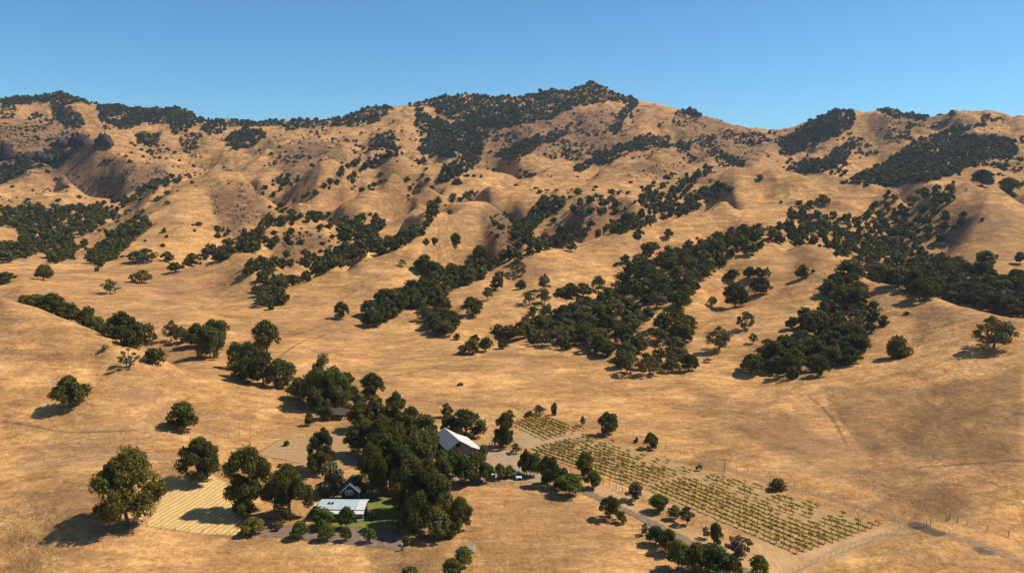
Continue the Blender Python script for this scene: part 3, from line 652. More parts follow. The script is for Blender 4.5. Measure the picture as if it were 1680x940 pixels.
# ------------------------------------------------------------------ single trees: column, row of the trunk foot, height, width (image units), kind, label
NAMES = {'oak': ('oak_tree', 'oak'), 'open': ('oak_tree', 'oak'), 'olive': ('leafy_tree', 'tree'), 'tall': ('leafy_tree', 'tree'), 'willow': ('willow_tree', 'willow'),
         'bush': ('round_bush', 'bush'), 'fruit': ('fruit_tree', 'fruit tree'), 'yellow': ('small_tree', 'small tree'), 'sparse': ('thin_leaved_tree', 'tree'),
         'grove': ('oak_tree', 'oak'), 'cypress': ('columnar_shrub', 'shrub'), 'snag': ('gnarled_tree', 'gnarled tree')}
SINGLE = """
210,862,128,116,oak|largest lone oak, with a broad crown, left of the mown field
327,790,72,72,oak|round dark oak at the far end of the mown field
409,842,110,92,tall|tall dark tree between the mown field and the metal roofed house
476,850,86,78,oak|broad dark tree touching the left end of the metal roofed house
524,778,40,46,oak|lower dark round tree in front of a taller bright one behind the house
527,768,66,48,tall|upright green tree at the edge of the raked stubble field
545,812,56,52,willow|grey green willow behind the metal roofed house
117,668,52,62,oak|ragged oak alone high on the left front slope
302,705,46,54,oak|small rounded oak alone above the fence on the left slope
612,652,40,46,oak|drooping dark oak standing alone behind the farm grove
561,523,28,28,oak|small lone oak in the open grass of the middle valley
72,460,26,31,oak|small round oak alone in the far left grass basin
181,482,24,32,open|pale green spreading oak alone in the left basin
233,464,21,35,oak|wide low oak alone in the left basin, right of a pale one
236,430,22,46,oak|wide oak clump at the foot of the mound, upper left
276,430,18,26,oak|small dark oak right of the wide clump under the mound
288,447,17,30,oak|left oak of the pair below the mound foot
314,437,22,32,oak|right oak of the pair below the mound foot
8,484,38,42,oak|oak cut by the left picture edge above the front hill crest
438,578,52,52,oak|tall ragged dark oak rising at the back of the creek trees
507,698,22,15,oak|small slim tree alone on the slope left of the pole shed
470,731,10,12,yellow|tiny pale green tree alone in the raked field
254,557,11,11,oak|tiny round oak on the flat right of the crest trees
213,602,30,42,snag|gnarled half bare tree leaning on the front hill crest
173,574,10,18,snag|low dead snag in the grass of the front hill
255,595,25,36,bush|rounded dark tree at the right end of the crest trees
225,597,66,58,tall|tall dark tree with ragged top behind the front hill crest
200,578,66,62,oak|big dark oak behind the front hill crest, widest there
245,580,50,24,open|thin upright tree right of the big crest oak
160,556,36,34,olive|green tree left of the big crest oak with a stepped top
146,545,42,38,olive|loose green tree in the middle of the crest row
112,540,44,50,oak|dark oak in the crest row, second from its far end
88,530,48,52,oak|broad dark oak in the upper crest row
62,515,32,46,oak|low dark oak near the far end of the crest row
40,502,18,30,oak|smallest oak at the far end of the crest row
281,560,34,28,grove|pale open oak starting the creek row at its far end
299,563,27,30,olive|low olive green tree next to the pale open oak on the creek
322,570,40,40,oak|dark oak with rounded top in the far part of the creek row
345,588,54,46,olive|pale olive tree in front of the dark creek oaks
352,568,44,48,oak|dark flat topped oak in the far creek row
390,606,46,42,olive|olive green tree left end of the middle creek group
412,622,62,50,olive|pale olive tree in the middle creek group
400,628,42,44,oak|lower dark tree at the front of the middle creek group
432,632,56,50,oak|dark full tree in the middle creek group
457,636,46,46,olive|low spreading tree at the right of the middle creek group
475,622,28,24,olive|small pale tree between the two creek groups
492,655,36,44,oak|low dark tree starting the near creek group
512,664,56,50,olive|olive tree at the left of the near creek group
530,668,88,62,olive|tallest olive green tree of the near creek group
556,672,60,52,olive|olive tree leaning over the pole shed
572,655,46,36,tall|narrow dark tree behind the pole shed
590,668,26,26,bush|dark bush at the foot of the trees right of the pole shed
592,705,48,50,oak|dark oak at the far left of the farm grove
618,700,52,50,oak|dark oak at the top of the farm grove below the drooping oak
648,706,64,46,tall|tall pointed tree at the back of the farm grove
672,716,50,46,oak|dark rounded tree at the back right of the farm grove
700,722,44,44,olive|green tree just left of the barn ridge
708,744,40,34,olive|green tree touching the far end of the barn roof
597,745,60,60,oak|dark oak on the left shoulder of the farm grove
628,752,72,66,oak|big dark oak in the upper middle of the farm grove
664,760,80,72,tall|tall dark tree in the upper right of the farm grove
700,775,72,60,olive|green tree between the barn and the middle of the grove
612,818,94,58,oak|dark oak beside the blue gabled house
640,800,96,78,oak|large dark oak in the centre of the farm grove
680,812,100,80,olive|large lighter green tree in the centre right of the farm grove
722,806,58,50,olive|green tree at the right edge of the grove below the barn
676,838,92,74,oak|large dark oak right of the lawn
692,862,108,84,tall|tallest tree of the grove front, right of the lawn
726,846,70,54,olive|green tree on the right flank of the grove front
672,878,62,52,oak|dark low tree at the front foot of the grove
718,884,54,50,olive|yellowish green tree at the front of the grove
754,874,62,52,oak|rounded dark tree at the right front corner of the grove
737,878,40,40,yellow|pale yellow green low tree in the front of the grove
764,715,44,72,oak|big dark oak behind the barn
738,713,34,32,olive|green crown left of the big oak behind the barn
826,734,58,42,tall|upright dark oak at the back of the gravel yard
762,796,52,44,fruit|bright green tree in front of the barn door
742,784,46,40,fruit|bright green tree hiding the left corner of the barn
734,684,24,22,olive|small olive tree behind the far end of the barn roof
534,688,34,32,olive|olive tree overhanging the left end of the pole shed
784,790,50,42,olive|green tree in front of the barn lean-to
797,791,34,30,fruit|bright rounded tree left of the parked white car
776,762,24,24,fruit|small green tree against the barn wall
793,748,20,18,olive|small dark green tree at the barn corner
838,685,14,18,olive|small olive tree at the far corner of the top vineyard block
846,744,18,22,open|small thin tree at the back of the gravel yard
821,786,27,22,olive|small tree between the two white cars
836,784,22,18,yellow|small yellow green tree just left of the white pickup
864,780,44,30,oak|dark narrow tree right of the white pickup
876,782,40,26,fruit|bright green tree right behind the dark narrow one
882,757,17,17,open|small dark tree beyond the yard near the first vine row
898,796,50,36,oak|dark green tree at the start of the lane row
917,801,36,34,oak|dark tree second along the lane row
934,814,36,44,fruit|broad green tree at the near end of the lane row
958,782,42,30,oak|dark egg shaped tree on the edge of the middle vineyard block
972,800,30,32,yellow|light green leaning tree under the dark egg shaped one
1042,822,30,38,sparse|grey green open tree beside the lane fence, nearest the barn
1083,839,28,34,fruit|bright small tree second along the lane fence
1106,852,24,24,yellow|yellow green small tree third along the lane fence
1127,861,32,26,sparse|thin grey tree fourth along the lane fence
1160,883,22,18,sparse|smallest thin tree along the lane fence
1175,894,38,24,olive|narrow green tree fifth along the lane fence
1210,918,42,46,sparse|largest grey bare looking tree beside the lane fence
1000,851,40,40,oak|dark round tree alone on the field side of the lane
1020,858,20,20,yellow|small light tree beside the dark round one by the lane
1057,878,21,15,sparse|small thin tree at the start of the lower lane row
1076,894,34,36,fruit|green tree at the upper end of the lower lane row
1096,908,42,38,oak|dark green tree second in the lower lane row
1112,934,50,42,fruit|bright green tree in the middle of the lower lane row
1140,938,52,50,oak|dense dark green tree in the lower lane row
1176,944,52,60,fruit|widest bright green tree of the lower lane row
1203,950,40,34,oak|dark tree at the near end of the lower lane row
1246,946,38,36,yellow|yellow green tree at the bottom near the dirt verge
997,713,38,34,oak|round oak above the gap between the two upper vineyard blocks
1068,736,27,28,oak|small round oak right of the slim shrub beyond the vineyard
1043,726,11,8,cypress|tiny dark slim shrub beyond the vineyard
956,698,17,12,open|tiny tree at the right corner of the top vineyard block
909,681,22,11,cypress|slim dark shrub behind the top vineyard block
885,681,17,26,open|small spreading tree behind the top vineyard block
868,683,11,16,bush|small round bush behind the top vineyard block
1276,804,20,33,bush|dark round bush alone beyond the lower vineyard block
1147,772,12,12,open|tiny ragged tree between the two lower vineyard blocks
755,632,5,13,bush|low dark bush alone in the open grass
415,876,30,39,yellow|large yellow green bush left of the young orchard
457,870,15,13,yellow|tiny yellow tree second from the left in the orchard
491,883,30,34,fruit|round green bush in the middle of the orchard front
498,872,22,14,yellow|tiny reddish yellow tree behind the round green bush
533,866,34,40,fruit|bright green fruit tree before the left end of the house
536,886,28,30,yellow|yellowing fruit tree in the orchard front row
569,868,40,30,fruit|bright green fruit tree before the middle of the house
568,887,24,22,oak|dark ball shaped fruit tree in the orchard front row
607,889,24,22,fruit|small round fruit tree at the right of the orchard
520,850,22,26,fruit|small green shrub at the left corner of the house
612,852,16,16,olive|low shrub at the right end of the house porch
667,894,17,15,olive|small shrub beside the corner gate post
756,934,36,46,yellow|large yellow green bush at the bottom centre
742,948,34,40,olive|olive green bush below the large yellow green one
672,950,22,36,olive|grey green bush cut by the bottom edge
458,766,7,9,cypress|tiny dark brown shrub in the raked field edge
540,690,10,10,bush|tiny bush at the feet of the pole shed
660,437,12,14,snag|small bare snag above the round pair of oaks
697,448,30,38,oak|left round oak of the big pair in the upper middle grass
714,460,30,38,oak|right lower oak of the big pair in the upper middle grass
788,431,29,27,oak|dark oak standing clear above the middle tree band
748,403,21,20,oak|round oak alone high in the middle grass
700,401,10,14,bush|small bush left of the round oak in the middle grass
713,401,12,16,oak|small oak just left of the round middle oak
850,452,27,30,open|thin pale oak on the bright middle spur
820,456,12,19,oak|flat topped small oak left of the thin pale one
817,476,24,28,oak|round oak midway along the bright middle spur
855,474,15,21,oak|small oak right of the midway spur oak
893,476,26,24,open|pale leaning oak on the right of the middle spur
893,500,26,26,grove|open oak with a pale trunk below the pale leaning oak
868,501,24,30,grove|thin two stemmed oak at the foot of the middle spur
900,508,11,11,bush|tiny dark bush under the open oak
893,514,8,10,bush|tiny dark shrub, lowest on the middle spur
935,488,24,32,oak|left oak of the clump of three in the middle hollow
957,488,24,34,oak|middle oak of the clump of three in the middle hollow
982,480,28,28,open|right paler oak of the clump of three in the middle hollow
967,506,19,20,oak|small oak under the clump of three
918,486,14,18,oak|tiny oak left of the clump of three
800,493,22,20,grove|open pale oak right of the middle tree band
775,517,30,42,oak|wide sloping oak below the middle tree band
775,580,24,36,oak|left oak of the low clump above the open meadow
797,577,25,28,oak|right oak of the low clump above the open meadow
759,581,16,18,oak|tiny oak at the left end of the low clump
825,572,16,21,oak|small round oak right of the low clump
833,556,22,36,oak|wide oak at the lower left tip of the great grove
1025,432,15,18,oak|small oak alone on the bright crest slope
1010,436,6,10,bush|tiny bush left of the crest slope oak
1047,393,18,22,oak|small round oak on the crest above the great grove
1097,391,16,20,oak|small oak on the crest, second from the left
937,413,17,18,oak|small oak on the crest line of the middle band
1316,457,23,24,oak|small lollipop oak alone on the right hill
1201,459,18,27,oak|left small oak on the upper right hill
1229,457,20,24,oak|second small oak on the upper right hill
1243,456,18,22,oak|third small oak on the upper right hill
1257,456,18,16,open|thin oak at the right of the upper hill row
1206,504,40,42,oak|big round oak in the upper right hill clump
1247,484,30,38,oak|rounded oak right of the big clump oak
1168,504,18,22,open|small pale oak left of the big clump oak
1140,478,17,22,oak|small oak at the right fringe of the great grove
1222,541,30,36,open|open oak below the big clump oak
1180,574,38,50,open|broad open oak in the middle of the right hill
1235,563,18,17,open|tiny upright oak right of the broad open one
1262,573,18,30,oak|small flat topped oak left of the lower clump
1122,562,30,36,oak|oak at the right edge of the great grove
1130,608,28,30,oak|small oak at the lower right end of the great grove
1160,594,8,14,snag|tiny bare shrub below the broad open oak
1508,493,34,48,oak|oak astride the right hill crest, with shade beneath
1487,516,6,11,bush|tiny bush under the crest oak on the right hill
1475,585,34,43,bush|dense round oak alone on the right slope
1630,572,52,76,open|widest open oak alone near the right edge
1397,462,36,54,oak|broad oak on the notch of the right hill crest
1298,541,22,24,oak|round oak left of the lower clump top
1232,612,32,42,oak|rounded oak at the lower left of the right clump
1618,436,25,38,oak|oak alone on the far right slope
1543,431,18,20,oak|small oak on the far slope left of the lone one
1673,433,20,22,oak|small oak at the right edge of the far slope
1247,296,10,13,oak|tiny oak alone on the bright far crest
1350,338,19,27,oak|oak beside the far hillside track
1268,394,17,26,oak|oak at the right tip of the great grove
1334,447,6,8,bush|tiny shrub right of the lollipop oak
1562,193,13,13,oak|tiny oak standing on the right skyline
1490,214,10,13,oak|tiny oak on the slope under the right skyline
237,236,20,32,oak|dark round oak alone in the far left grass bowl
1610,307,28,42,oak|big dark oak clump on the far right bowl
1655,318,26,38,oak|dark oak clump at the far right picture edge
"""
PART = 15     # image height above which a tree gets trunk and crown of its own
rows = []
for ln in SINGLE.strip().split('\n'):
    a, lab = ln.split('|'); px, py, h, w, kd = a.split(','); rows.append((float(px), float(py), float(h), float(w), kd, lab))
G_ = ground([r[0] for r in rows], [r[1] for r in rows])
n_oak = 0; keep_xy = []
for r, p in zip(rows, G_):
    if np.isnan(p[0]): print("no ground for", r[5]); continue
    px, py, h, w, kd, lab = r; D = (p[1]*CP+(CAMZ-p[2])*SP)/F; nm_, cat = NAMES[kd]
    if 'front hill crest' in lab and kd != 'snag' or 'crest row' in lab or 'crest oak' in lab and px < 260:      # stands beyond the crest, foot hidden
        k = 1.075; q = np.array([p[0]*k, p[1]*k]); gz = float(sample(q[:1], q[1:])[0]); a_, s_ = ray(px, py-h); top = CAMZ+float(s_)*q[1]
        h = max(4, top-gz)/(D*k); w = w; p = np.array([q[0], q[1], gz]); D *= k
    lod = 3 if h >= 58 else 2 if h >= 26 else 1 if h >= PART else 0
    if cat == 'oak': n_oak += 1
    put_tree(nm_, kd, p-np.array([0, 0, .1]), w*D, h*D*1.04, lod, lab, cat); keep_xy.append((p[0], p[1], w*D))
print("single trees", len(rows))
# ------------------------------------------------------------------ groves: outline in the photograph, spacing and size in metres
GROVES = [  # outline, spacing m, height m, width factor, kinds, group, label, near/far window
 ([(820,547),(860,527),(910,516),(953,510),(987,495),(1020,473),(1027,450),(1060,415),(1080,408),(1120,415),(1153,402),(1190,385),(1220,383),(1252,388),(1258,402),(1240,415),(1200,428),(1173,442),(1162,462),(1140,470),(1128,490),(1120,510),(1135,540),(1120,575),(1122,600),(1100,618),(1060,622),(1020,612),(993,592),(955,582),(930,577),(910,578),(880,567),(855,560)], 9.9, 10.5, 1.15, ('oak','oak','olive','open','grove','oak','open'), 'oaks of the great diagonal grove', 'oak packed in the great diagonal grove on the middle slope', 330, 900),
 ([(600,533),(617,499),(660,480),(700,469),(747,455),(777,442),(790,440),(790,460),(760,468),(733,482),(727,492),(693,505),(653,519),(615,537)], 8, 10.5, 1.15, ('oak',), 'oaks of the middle band below the spur', 'oak in the middle band running down to the valley', 400, 900),
 ([(690,498),(727,494),(733,530),(748,553),(718,550),(700,530),(692,515)], 8.5, 11, 1.15, ('oak','oak','grove'), 'oaks hanging below the middle band', 'oak in the short clump hanging below the middle band', 400, 800),
 ([(778,440),(807,427),(847,412),(880,399),(920,380),(960,369),(1010,368),(1060,352),(1107,339),(1120,350),(1080,364),(1027,383),(960,390),(893,412),(853,430),(800,442)], 9, 10, 1.15, ('oak',), 'oaks lining the gully behind the bright spur', 'oak lining the gully behind the long bright spur', 600, 1150),
 ([(1317,520),(1350,515),(1362,535),(1352,556),(1325,552)], 8, 9, 1.1, ('oak',), 'oaks of the right clump', 'oak in the dark clump low on the right hill', 300, 700),
 ([(1275,572),(1310,565),(1360,572),(1366,600),(1345,622),(1300,622),(1266,612),(1268,595)], 7.6, 10, 1.15, ('oak',), 'oaks of the right clump', 'oak in the dark clump low on the right hill', 300, 700),
 ([(1353,548),(1385,545),(1418,575),(1415,595),(1385,600),(1360,595)], 8, 9.5, 1.15, ('oak',), 'oaks of the right clump', 'oak in the dark clump low on the right hill', 300, 700),
 ([(1360,470),(1395,462),(1412,490),(1410,508),(1380,506),(1362,495)], 7.5, 10, 1.15, ('oak',), 'oaks climbing above the right clump', 'oak in the line climbing above the right clump', 300, 700),
 ([(1400,520),(1440,515),(1448,535),(1425,550),(1405,548)], 9, 9, 1.1, ('open','grove'), 'open oaks right of the climbing line', 'thin open oak right of the climbing line of oaks', 300, 700),
 ([(1340,510),(1375,510),(1385,540),(1355,540)], 12, 8, 1.1, ('open','grove'), 'oaks climbing above the right clump', 'oak in the line climbing above the right clump', 300, 700),
 ([(1255,385),(1285,377),(1293,363),(1307,339),(1327,339),(1333,353),(1387,362),(1420,362),(1440,335),(1458,318),(1478,322),(1470,337),(1490,342),(1500,318),(1537,313),(1568,316),(1567,329),(1525,347),(1553,352),(1590,352),(1587,369),(1553,389),(1530,409),(1520,433),(1500,470),(1453,463),(1400,440),(1370,425),(1330,410),(1280,397)], 11.5, 10, 1.15, ('oak','oak','open'), 'oaks of the wooded hollow behind the right crest', 'oak in the wooded hollow behind the right hill crest', 600, 1150),
 ([(1420,457),(1480,450),(1520,435),(1553,437),(1587,455),(1613,458),(1633,465),(1680,462),(1720,470),(1720,530),(1680,524),(1600,505),(1540,490),(1493,479),(1453,465)], 8.5, 12, 1.15, ('oak',), 'oaks of the dark wood behind the right crest', 'oak in the dark wood just behind the right hill crest', 440, 900),
 ([(500,460),(497,443),(505,427),(560,415),(580,413),(613,405),(673,392),(687,378),(707,350),(723,330),(712,372),(690,390),(640,413),(560,438),(533,450)], 9.5, 10.5, 1.15, ('oak',), 'oaks of the gully left of the middle hill', 'oak in the dark gully left of the middle hill', 600, 1200),
 ([(560,395),(562,372),(593,360),(617,359),(630,380),(612,400),(590,408)], 11, 13, 1.1, ('oak','tall'), 'oaks of the gully left of the middle hill', 'oak in the dark gully left of the middle hill', 600, 1200),
 ([(333,428),(360,430),(383,414),(427,413),(437,399),(430,384),(397,389),(377,404),(343,415)], 9, 10, 1.15, ('oak',), 'oaks along the lower left spur', 'oak in the band along the lower left spur', 600, 1100),
 ([(427,380),(467,369),(540,361),(543,354),(483,354),(427,368)], 10, 9, 1.1, ('oak',), 'oaks along the upper left spur', 'oak in the thin band along the upper left spur', 700, 1300),
 ([(437,400),(470,380),(485,385),(475,400),(445,408)], 11, 9, 1.1, ('oak',), 'oaks along the lower left spur', 'oak in the band along the lower left spur', 600, 1100),
 ([(403,455),(425,437),(455,428),(478,430),(480,446),(455,452),(450,470),(465,482),(462,500),(440,510),(430,495),(420,475)], 11, 10, 1.2, ('oak','open'), 'oaks spilling down the lower left gully', 'oak spilling down the lower left gully mouth', 500, 1000),
 ([(455,470),(480,455),(495,460),(480,475),(460,478)], 10, 8, 1.2, ('oak',), 'oaks spilling down the lower left gully', 'oak spilling down the lower left gully mouth', 500, 1000),
 ([(0,347),(67,339),(140,344),(187,331),(213,322),(233,314),(253,299),(300,282),(340,283),(300,298),(233,324),(195,346),(195,354),(167,374),(100,404),(50,421),(0,434),(0,407),(35,402),(37,380),(0,372)], 13, 10, 1.25, ('oak',), None, None, 700, 1500),
 ([(77,426),(90,433),(110,426),(143,406),(135,400),(108,409)], 11, 9, 1.2, ('oak',), None, None, 600, 1300),
 ([(143,418),(155,420),(190,400),(225,374),(245,366),(240,361),(205,376),(175,396)], 11, 9, 1.2, ('oak',), None, None, 600, 1300),
 ([(150,433),(165,438),(190,421),(215,396),(250,371),(240,369),(200,396),(175,411)], 10, 9, 1.2, ('oak',), None, None, 600, 1300),
 ([(843,380),(853,368),(880,342),(893,333),(927,333),(927,339),(900,355),(873,378),(870,398),(850,411)], 11, 10, 1.2, ('oak',), None, None, 700, 1300),
 ([(933,353),(950,335),(973,329),(1020,335),(1027,350),(983,354),(953,364)], 17, 9, 1.2, ('oak',), None, None, 700, 1300),
 ([(1047,333),(1060,319),(1093,321),(1120,302),(1163,277),(1170,279),(1140,301),(1122,322),(1105,338),(1060,345)], 12, 9, 1.2, ('oak',), None, None, 700, 1400),
 ([(1120,352),(1127,329),(1157,312),(1180,305),(1200,318),(1180,328),(1153,334),(1137,350)], 10.5, 9.5, 1.2, ('oak',), None, None, 700, 1300),
 ([(480,337),(520,321),(560,305),(593,292),(627,265),(673,255),(677,249),(640,249),(593,262),(560,282),(533,307),(487,328)], 14, 9, 1.2, ('oak',), None, None, 900, 1700),
 ([(370,234),(390,247),(417,243),(437,221),(407,211),(383,221)], 13, 13, 1.2, ('oak',), None, None, 1300, 2400),
 ([(430,320),(443,300),(473,290),(470,305),(450,325)], 17, 8, 1.2, ('oak',), None, None, 900, 2000),
]
FAR = [  # outline, spacing m, height m, spill past the outline 0..1
 ([(0,163),(30,157),(97,148),(130,157),(190,173),(215,178),(200,190),(160,186),(150,180),(130,178),(105,182),(112,195),(105,205),(90,195),(85,175),(50,180),(0,181)], 15, 11),
 ([(97,183),(115,186),(140,196),(135,210),(112,212),(100,200)], 16, 11),
 ([(160,183),(240,176),(260,169),(293,169),(320,181),(365,196),(370,215),(345,220),(320,205),(305,215),(285,222),(275,205),(240,200),(215,205),(190,205),(165,200)], 17, 11),
 ([(235,186),(270,195),(200,213),(165,213)], 17, 9), ([(290,215),(330,220),(322,245),(300,240)], 24, 10), ([(366,195),(465,198),(465,207),(370,208)], 18, 10),
 ([(465,207),(500,191),(560,182),(600,171),(650,167),(700,158),(740,148),(793,146),(853,156),(910,142),(943,140),(973,132),(990,139),(1020,147),(1075,158),(1060,166),(1045,183),(1030,178),(1000,175),(970,180),(940,187),(900,197),(870,203),(840,206),(800,207),(770,203),(740,197),(700,182),(690,184),(650,180),(620,200),(590,206),(540,207),(500,213),(470,216)], 14.5, 11.5),
 ([(687,187),(710,193),(743,205),(777,197),(813,193),(807,213),(793,230),(787,243),(773,260),(747,260),(727,257),(693,253),(687,247),(703,220),(683,207)], 15, 11),
 ([(793,240),(790,263),(767,280),(733,302),(717,299),(727,277),(753,260),(773,247)], 13, 10), ([(810,254),(837,265),(853,262),(877,244),(910,231),(933,215),(927,211),(860,231),(833,244)], 14, 9),
 ([(947,284),(973,271),(1003,268),(1033,251),(1093,241),(1100,224),(1060,221),(1037,234),(1003,244),(973,254),(967,264),(943,278)], 14, 9), ([(1000,215),(1010,225),(1045,180),(1040,170),(1025,185)], 14, 9),
 ([(1110,232),(1140,235),(1130,252),(1110,252)], 16, 9), ([(1147,222),(1170,220),(1187,250),(1160,253)], 20, 9), ([(1167,256),(1200,254),(1223,272),(1185,274)], 17, 9), ([(1205,222),(1245,215),(1262,232),(1235,240),(1205,235)], 22, 9), ([(1187,215),(1205,215),(1205,232),(1190,230)], 20, 9),
 ([(1340,186),(1367,176),(1397,179),(1403,195),(1390,215),(1360,230),(1345,226),(1335,245),(1300,255),(1280,255),(1280,236),(1290,226),(1320,206)], 15, 11), ([(1397,176),(1447,175),(1475,176),(1503,185),(1530,188),(1520,200),(1490,195),(1470,196),(1445,190),(1405,183)], 17, 10),
 ([(1290,280),(1320,263),(1350,263),(1370,246),(1395,231),(1410,236),(1390,256),(1385,270),(1350,285),(1320,283)], 17, 10), ([(1430,213),(1460,208),(1500,222),(1500,234),(1450,228)], 24, 9), ([(1355,262),(1395,268),(1385,290),(1360,285)], 24, 9),
 ([(1383,301),(1420,281),(1453,264),(1487,241),(1553,218),(1570,208),(1603,204),(1610,192),(1635,195),(1600,211),(1557,224),(1587,224),(1627,221),(1670,234),(1667,254),(1637,261),(1613,264),(1580,281),(1553,291),(1520,298),(1470,306),(1420,304)], 14.5, 11),
 ([(0,272),(50,257),(100,247),(110,260),(60,276),(0,300)], 16, 10), ([(30,210),(75,205),(80,212),(40,222)], 26, 8), ([(225,225),(262,222),(262,240),(225,238)], 16, 11), ([(605,232),(640,215),(655,232),(630,242)], 18, 10), ([(0,165),(25,183),(20,195),(0,195)], 20, 9),
 ([(305,240),(335,250),(325,262),(305,252)], 22, 9), ([(590,215),(660,205),(690,240),(660,250),(600,245)], 40, 8), ([(850,205),(1000,182),(1040,215),(960,260),(880,250)], 38, 8), ([(1110,190),(1200,205),(1280,255),(1200,262),(1110,240)], 48, 8), ([(440,225),(560,210),(590,240),(560,270),(450,290)], 52, 8),
 ([(150,240),(290,230),(330,290),(220,310),(160,290)], 62, 8), ([(1280,245),(1420,215),(1520,240),(1420,270),(1300,290)], 55, 8), ([(640,262),(820,262),(960,320),(840,350),(700,310)], 48, 9), ([(860,290),(1000,290),(1180,260),(1160,320),(900,330)], 60, 8), ([(560,300),(700,270),(720,330),(600,360),(560,345)], 42, 9),
 ([(0,200),(90,210),(120,240),(40,260),(0,255)], 34, 7), ([(1120,180),(1160,190),(1130,210),(1100,205)], 20, 8), ([(0,300),(200,300),(160,335),(0,335)], 55, 7), ([(800,355),(860,350),(868,398),(830,410),(800,385)], 24, 7), ([(1600,240),(1680,225),(1690,300),(1640,290)], 40, 9), ([(330,330),(440,340),(430,400),(350,385)], 40, 6), ([(180,340),(330,300),(330,380),(230,420),(150,430)], 45, 7), ([(1290,360),(1440,380),(1440,435),(1330,400)], 30, 8), ([(450,385),(540,370),(560,400),(490,425)], 26, 7),
]
cand = []
def fill(poly, sp, hgt, wf, kinds, d0, d1, gi):
    x0, x1 = min(p[0] for p in poly), max(p[0] for p in poly); y0, y1 = min(p[1] for p in poly), max(p[1] for p in poly)
    area = (x1-x0)*(y1-y0); n_ = int(min(9000, max(250, area*.9)))
    px = x0+(x1-x0)*rng.random(n_); py = y0+(y1-y0)*rng.random(n_); wob = 3.5 if gi >= 0 else 8
    ok = inpoly(px+wob*fbm(px/9, py/7, 3, 3), py+wob*.6*fbm(px/9+5, py/7, 3, 4), poly); px, py = px[ok], py[ok]
    g = ground(px, py); ok = ~np.isnan(g[:, 0]) & (g[:, 1] > d0) & (g[:, 1] < d1); g = g[ok]; px = px[ok]; py = py[ok]
    cell = {}; out = []; n1 = fbm(g[:, 0]/70, g[:, 1]/70, 2, 12); n2 = vnoise(g[:, 0]/25, g[:, 1]/25, 8)
    hl = sample(g[:, 0], g[:, 1], hollow) if len(g) else []
    for i in range(len(g)):
        if gi == -3 and (hl[i] > -.42 or n1[i] < -.12): continue
        if gi == -2 and sp > 11 and hl[i] > .1: continue
        if sp > 11 and gi in (-1, -2) and n1[i] < (.02 if sp > 18 or gi == -2 else -.25): continue
        s = sp*(.72+.5*n2[i]); c = (int(g[i, 0]//sp), int(g[i, 1]//sp)); bad = False
        for a in (-1, 0, 1):
            for b in (-1, 0, 1):
                for q in cell.get((c[0]+a, c[1]+b), ()):
                    if (q[0]-g[i, 0])**2+(q[1]-g[i, 1])**2 < s*s: bad = True; break
                if bad: break
            if bad: break
        if bad: continue
        if gi >= 0 and any((q[0]-g[i, 0])**2+(q[1]-g[i, 1])**2 < (q[2]*.45)**2 for q in keep_xy): continue
        cell.setdefault(c, []).append(g[i]); h = hgt*(.45+.8*rng.random()**1.3) if gi < 0 else hgt*(.62+.6*rng.random()); out.append((g[i], h, h*wf*(.85+.4*rng.random()), kinds[int(rng.integers(len(kinds)))], gi, h/math.hypot(g[i][1], CAMZ-g[i][2])*F))
    return out
for gi, (poly, sp, hgt, wf, kinds, grp, lab, d0, d1) in enumerate(GROVES): cand += fill(poly, sp*1.06 if grp else sp*.82, hgt, wf, kinds, d0, d1, gi)
for poly, sp, hgt, wf, kinds, grp, lab, d0, d1 in GROVES:
    cx_ = sum(q[0] for q in poly)/len(poly); cy_ = sum(q[1] for q in poly)/len(poly)
    cand += fill([(cx_+(a-cx_)*1.22, cy_+(b-cy_)*1.22) for a, b in poly], sp*2.6, hgt*.6, 1.2, ('oak', 'open'), d0, d1, -1)
for poly, sp, hgt in FAR:
    poly = [(a, b-9 if b < 192 else b) for a, b in poly]
    d0 = 1000 if sp < 60 and poly[0][1] < 300 else 600
    if sp >= 38: sp *= 1.1
    cand += fill(poly, sp*.50 if sp < 20 else sp*.6, hgt*.72, 1.55, ('oak',), d0, 2900, -1)
    cand += fill(poly, sp*.34 if sp < 20 else sp*.40, hgt*.32, 2.1, ('oak',), d0, 2900, -2)
for poly in ([(0,185),(330,200),(560,200),(700,190),(700,330),(430,300),(330,285),(190,330),(0,330)], [(700,190),(860,200),(1000,185),(1100,180),(1280,215),(1280,275),(1160,262),(1000,262),(880,300),(820,360),(700,330)],
             [(1280,215),(1400,190),(1560,192),(1680,192),(1680,330),(1560,300),(1400,300),(1280,275)], [(180,350),(330,300),(440,330),(560,340),(560,400),(430,370),(330,410),(180,420)], [(820,360),(900,330),(1100,270),(1180,290),(1100,330),(950,360),(880,390)]):
    cand += fill(poly, 9.5, 6.5, 1.5, ('oak',), 800, 2700, -3)
cand.sort(key=lambda c: -c[5])
quota = 296-n_oak; indiv = [c for c in cand if c[4] >= 0 and GROVES[c[4]][5]][:quota]; ids = set(id(c) for c in indiv)
print("candidates", len(cand), "individual", len(indiv), "oaks", n_oak)
for c in indiv:
    g = GROVES[c[4]]; kd = c[3]; lod = 2 if c[5] > 24 else 1 if c[5] > 19 else 1
    put_tree("oak_tree", kd, c[0]-np.array([0, 0, .3]), c[2], c[1], lod, g[6], 'oak', g[5])
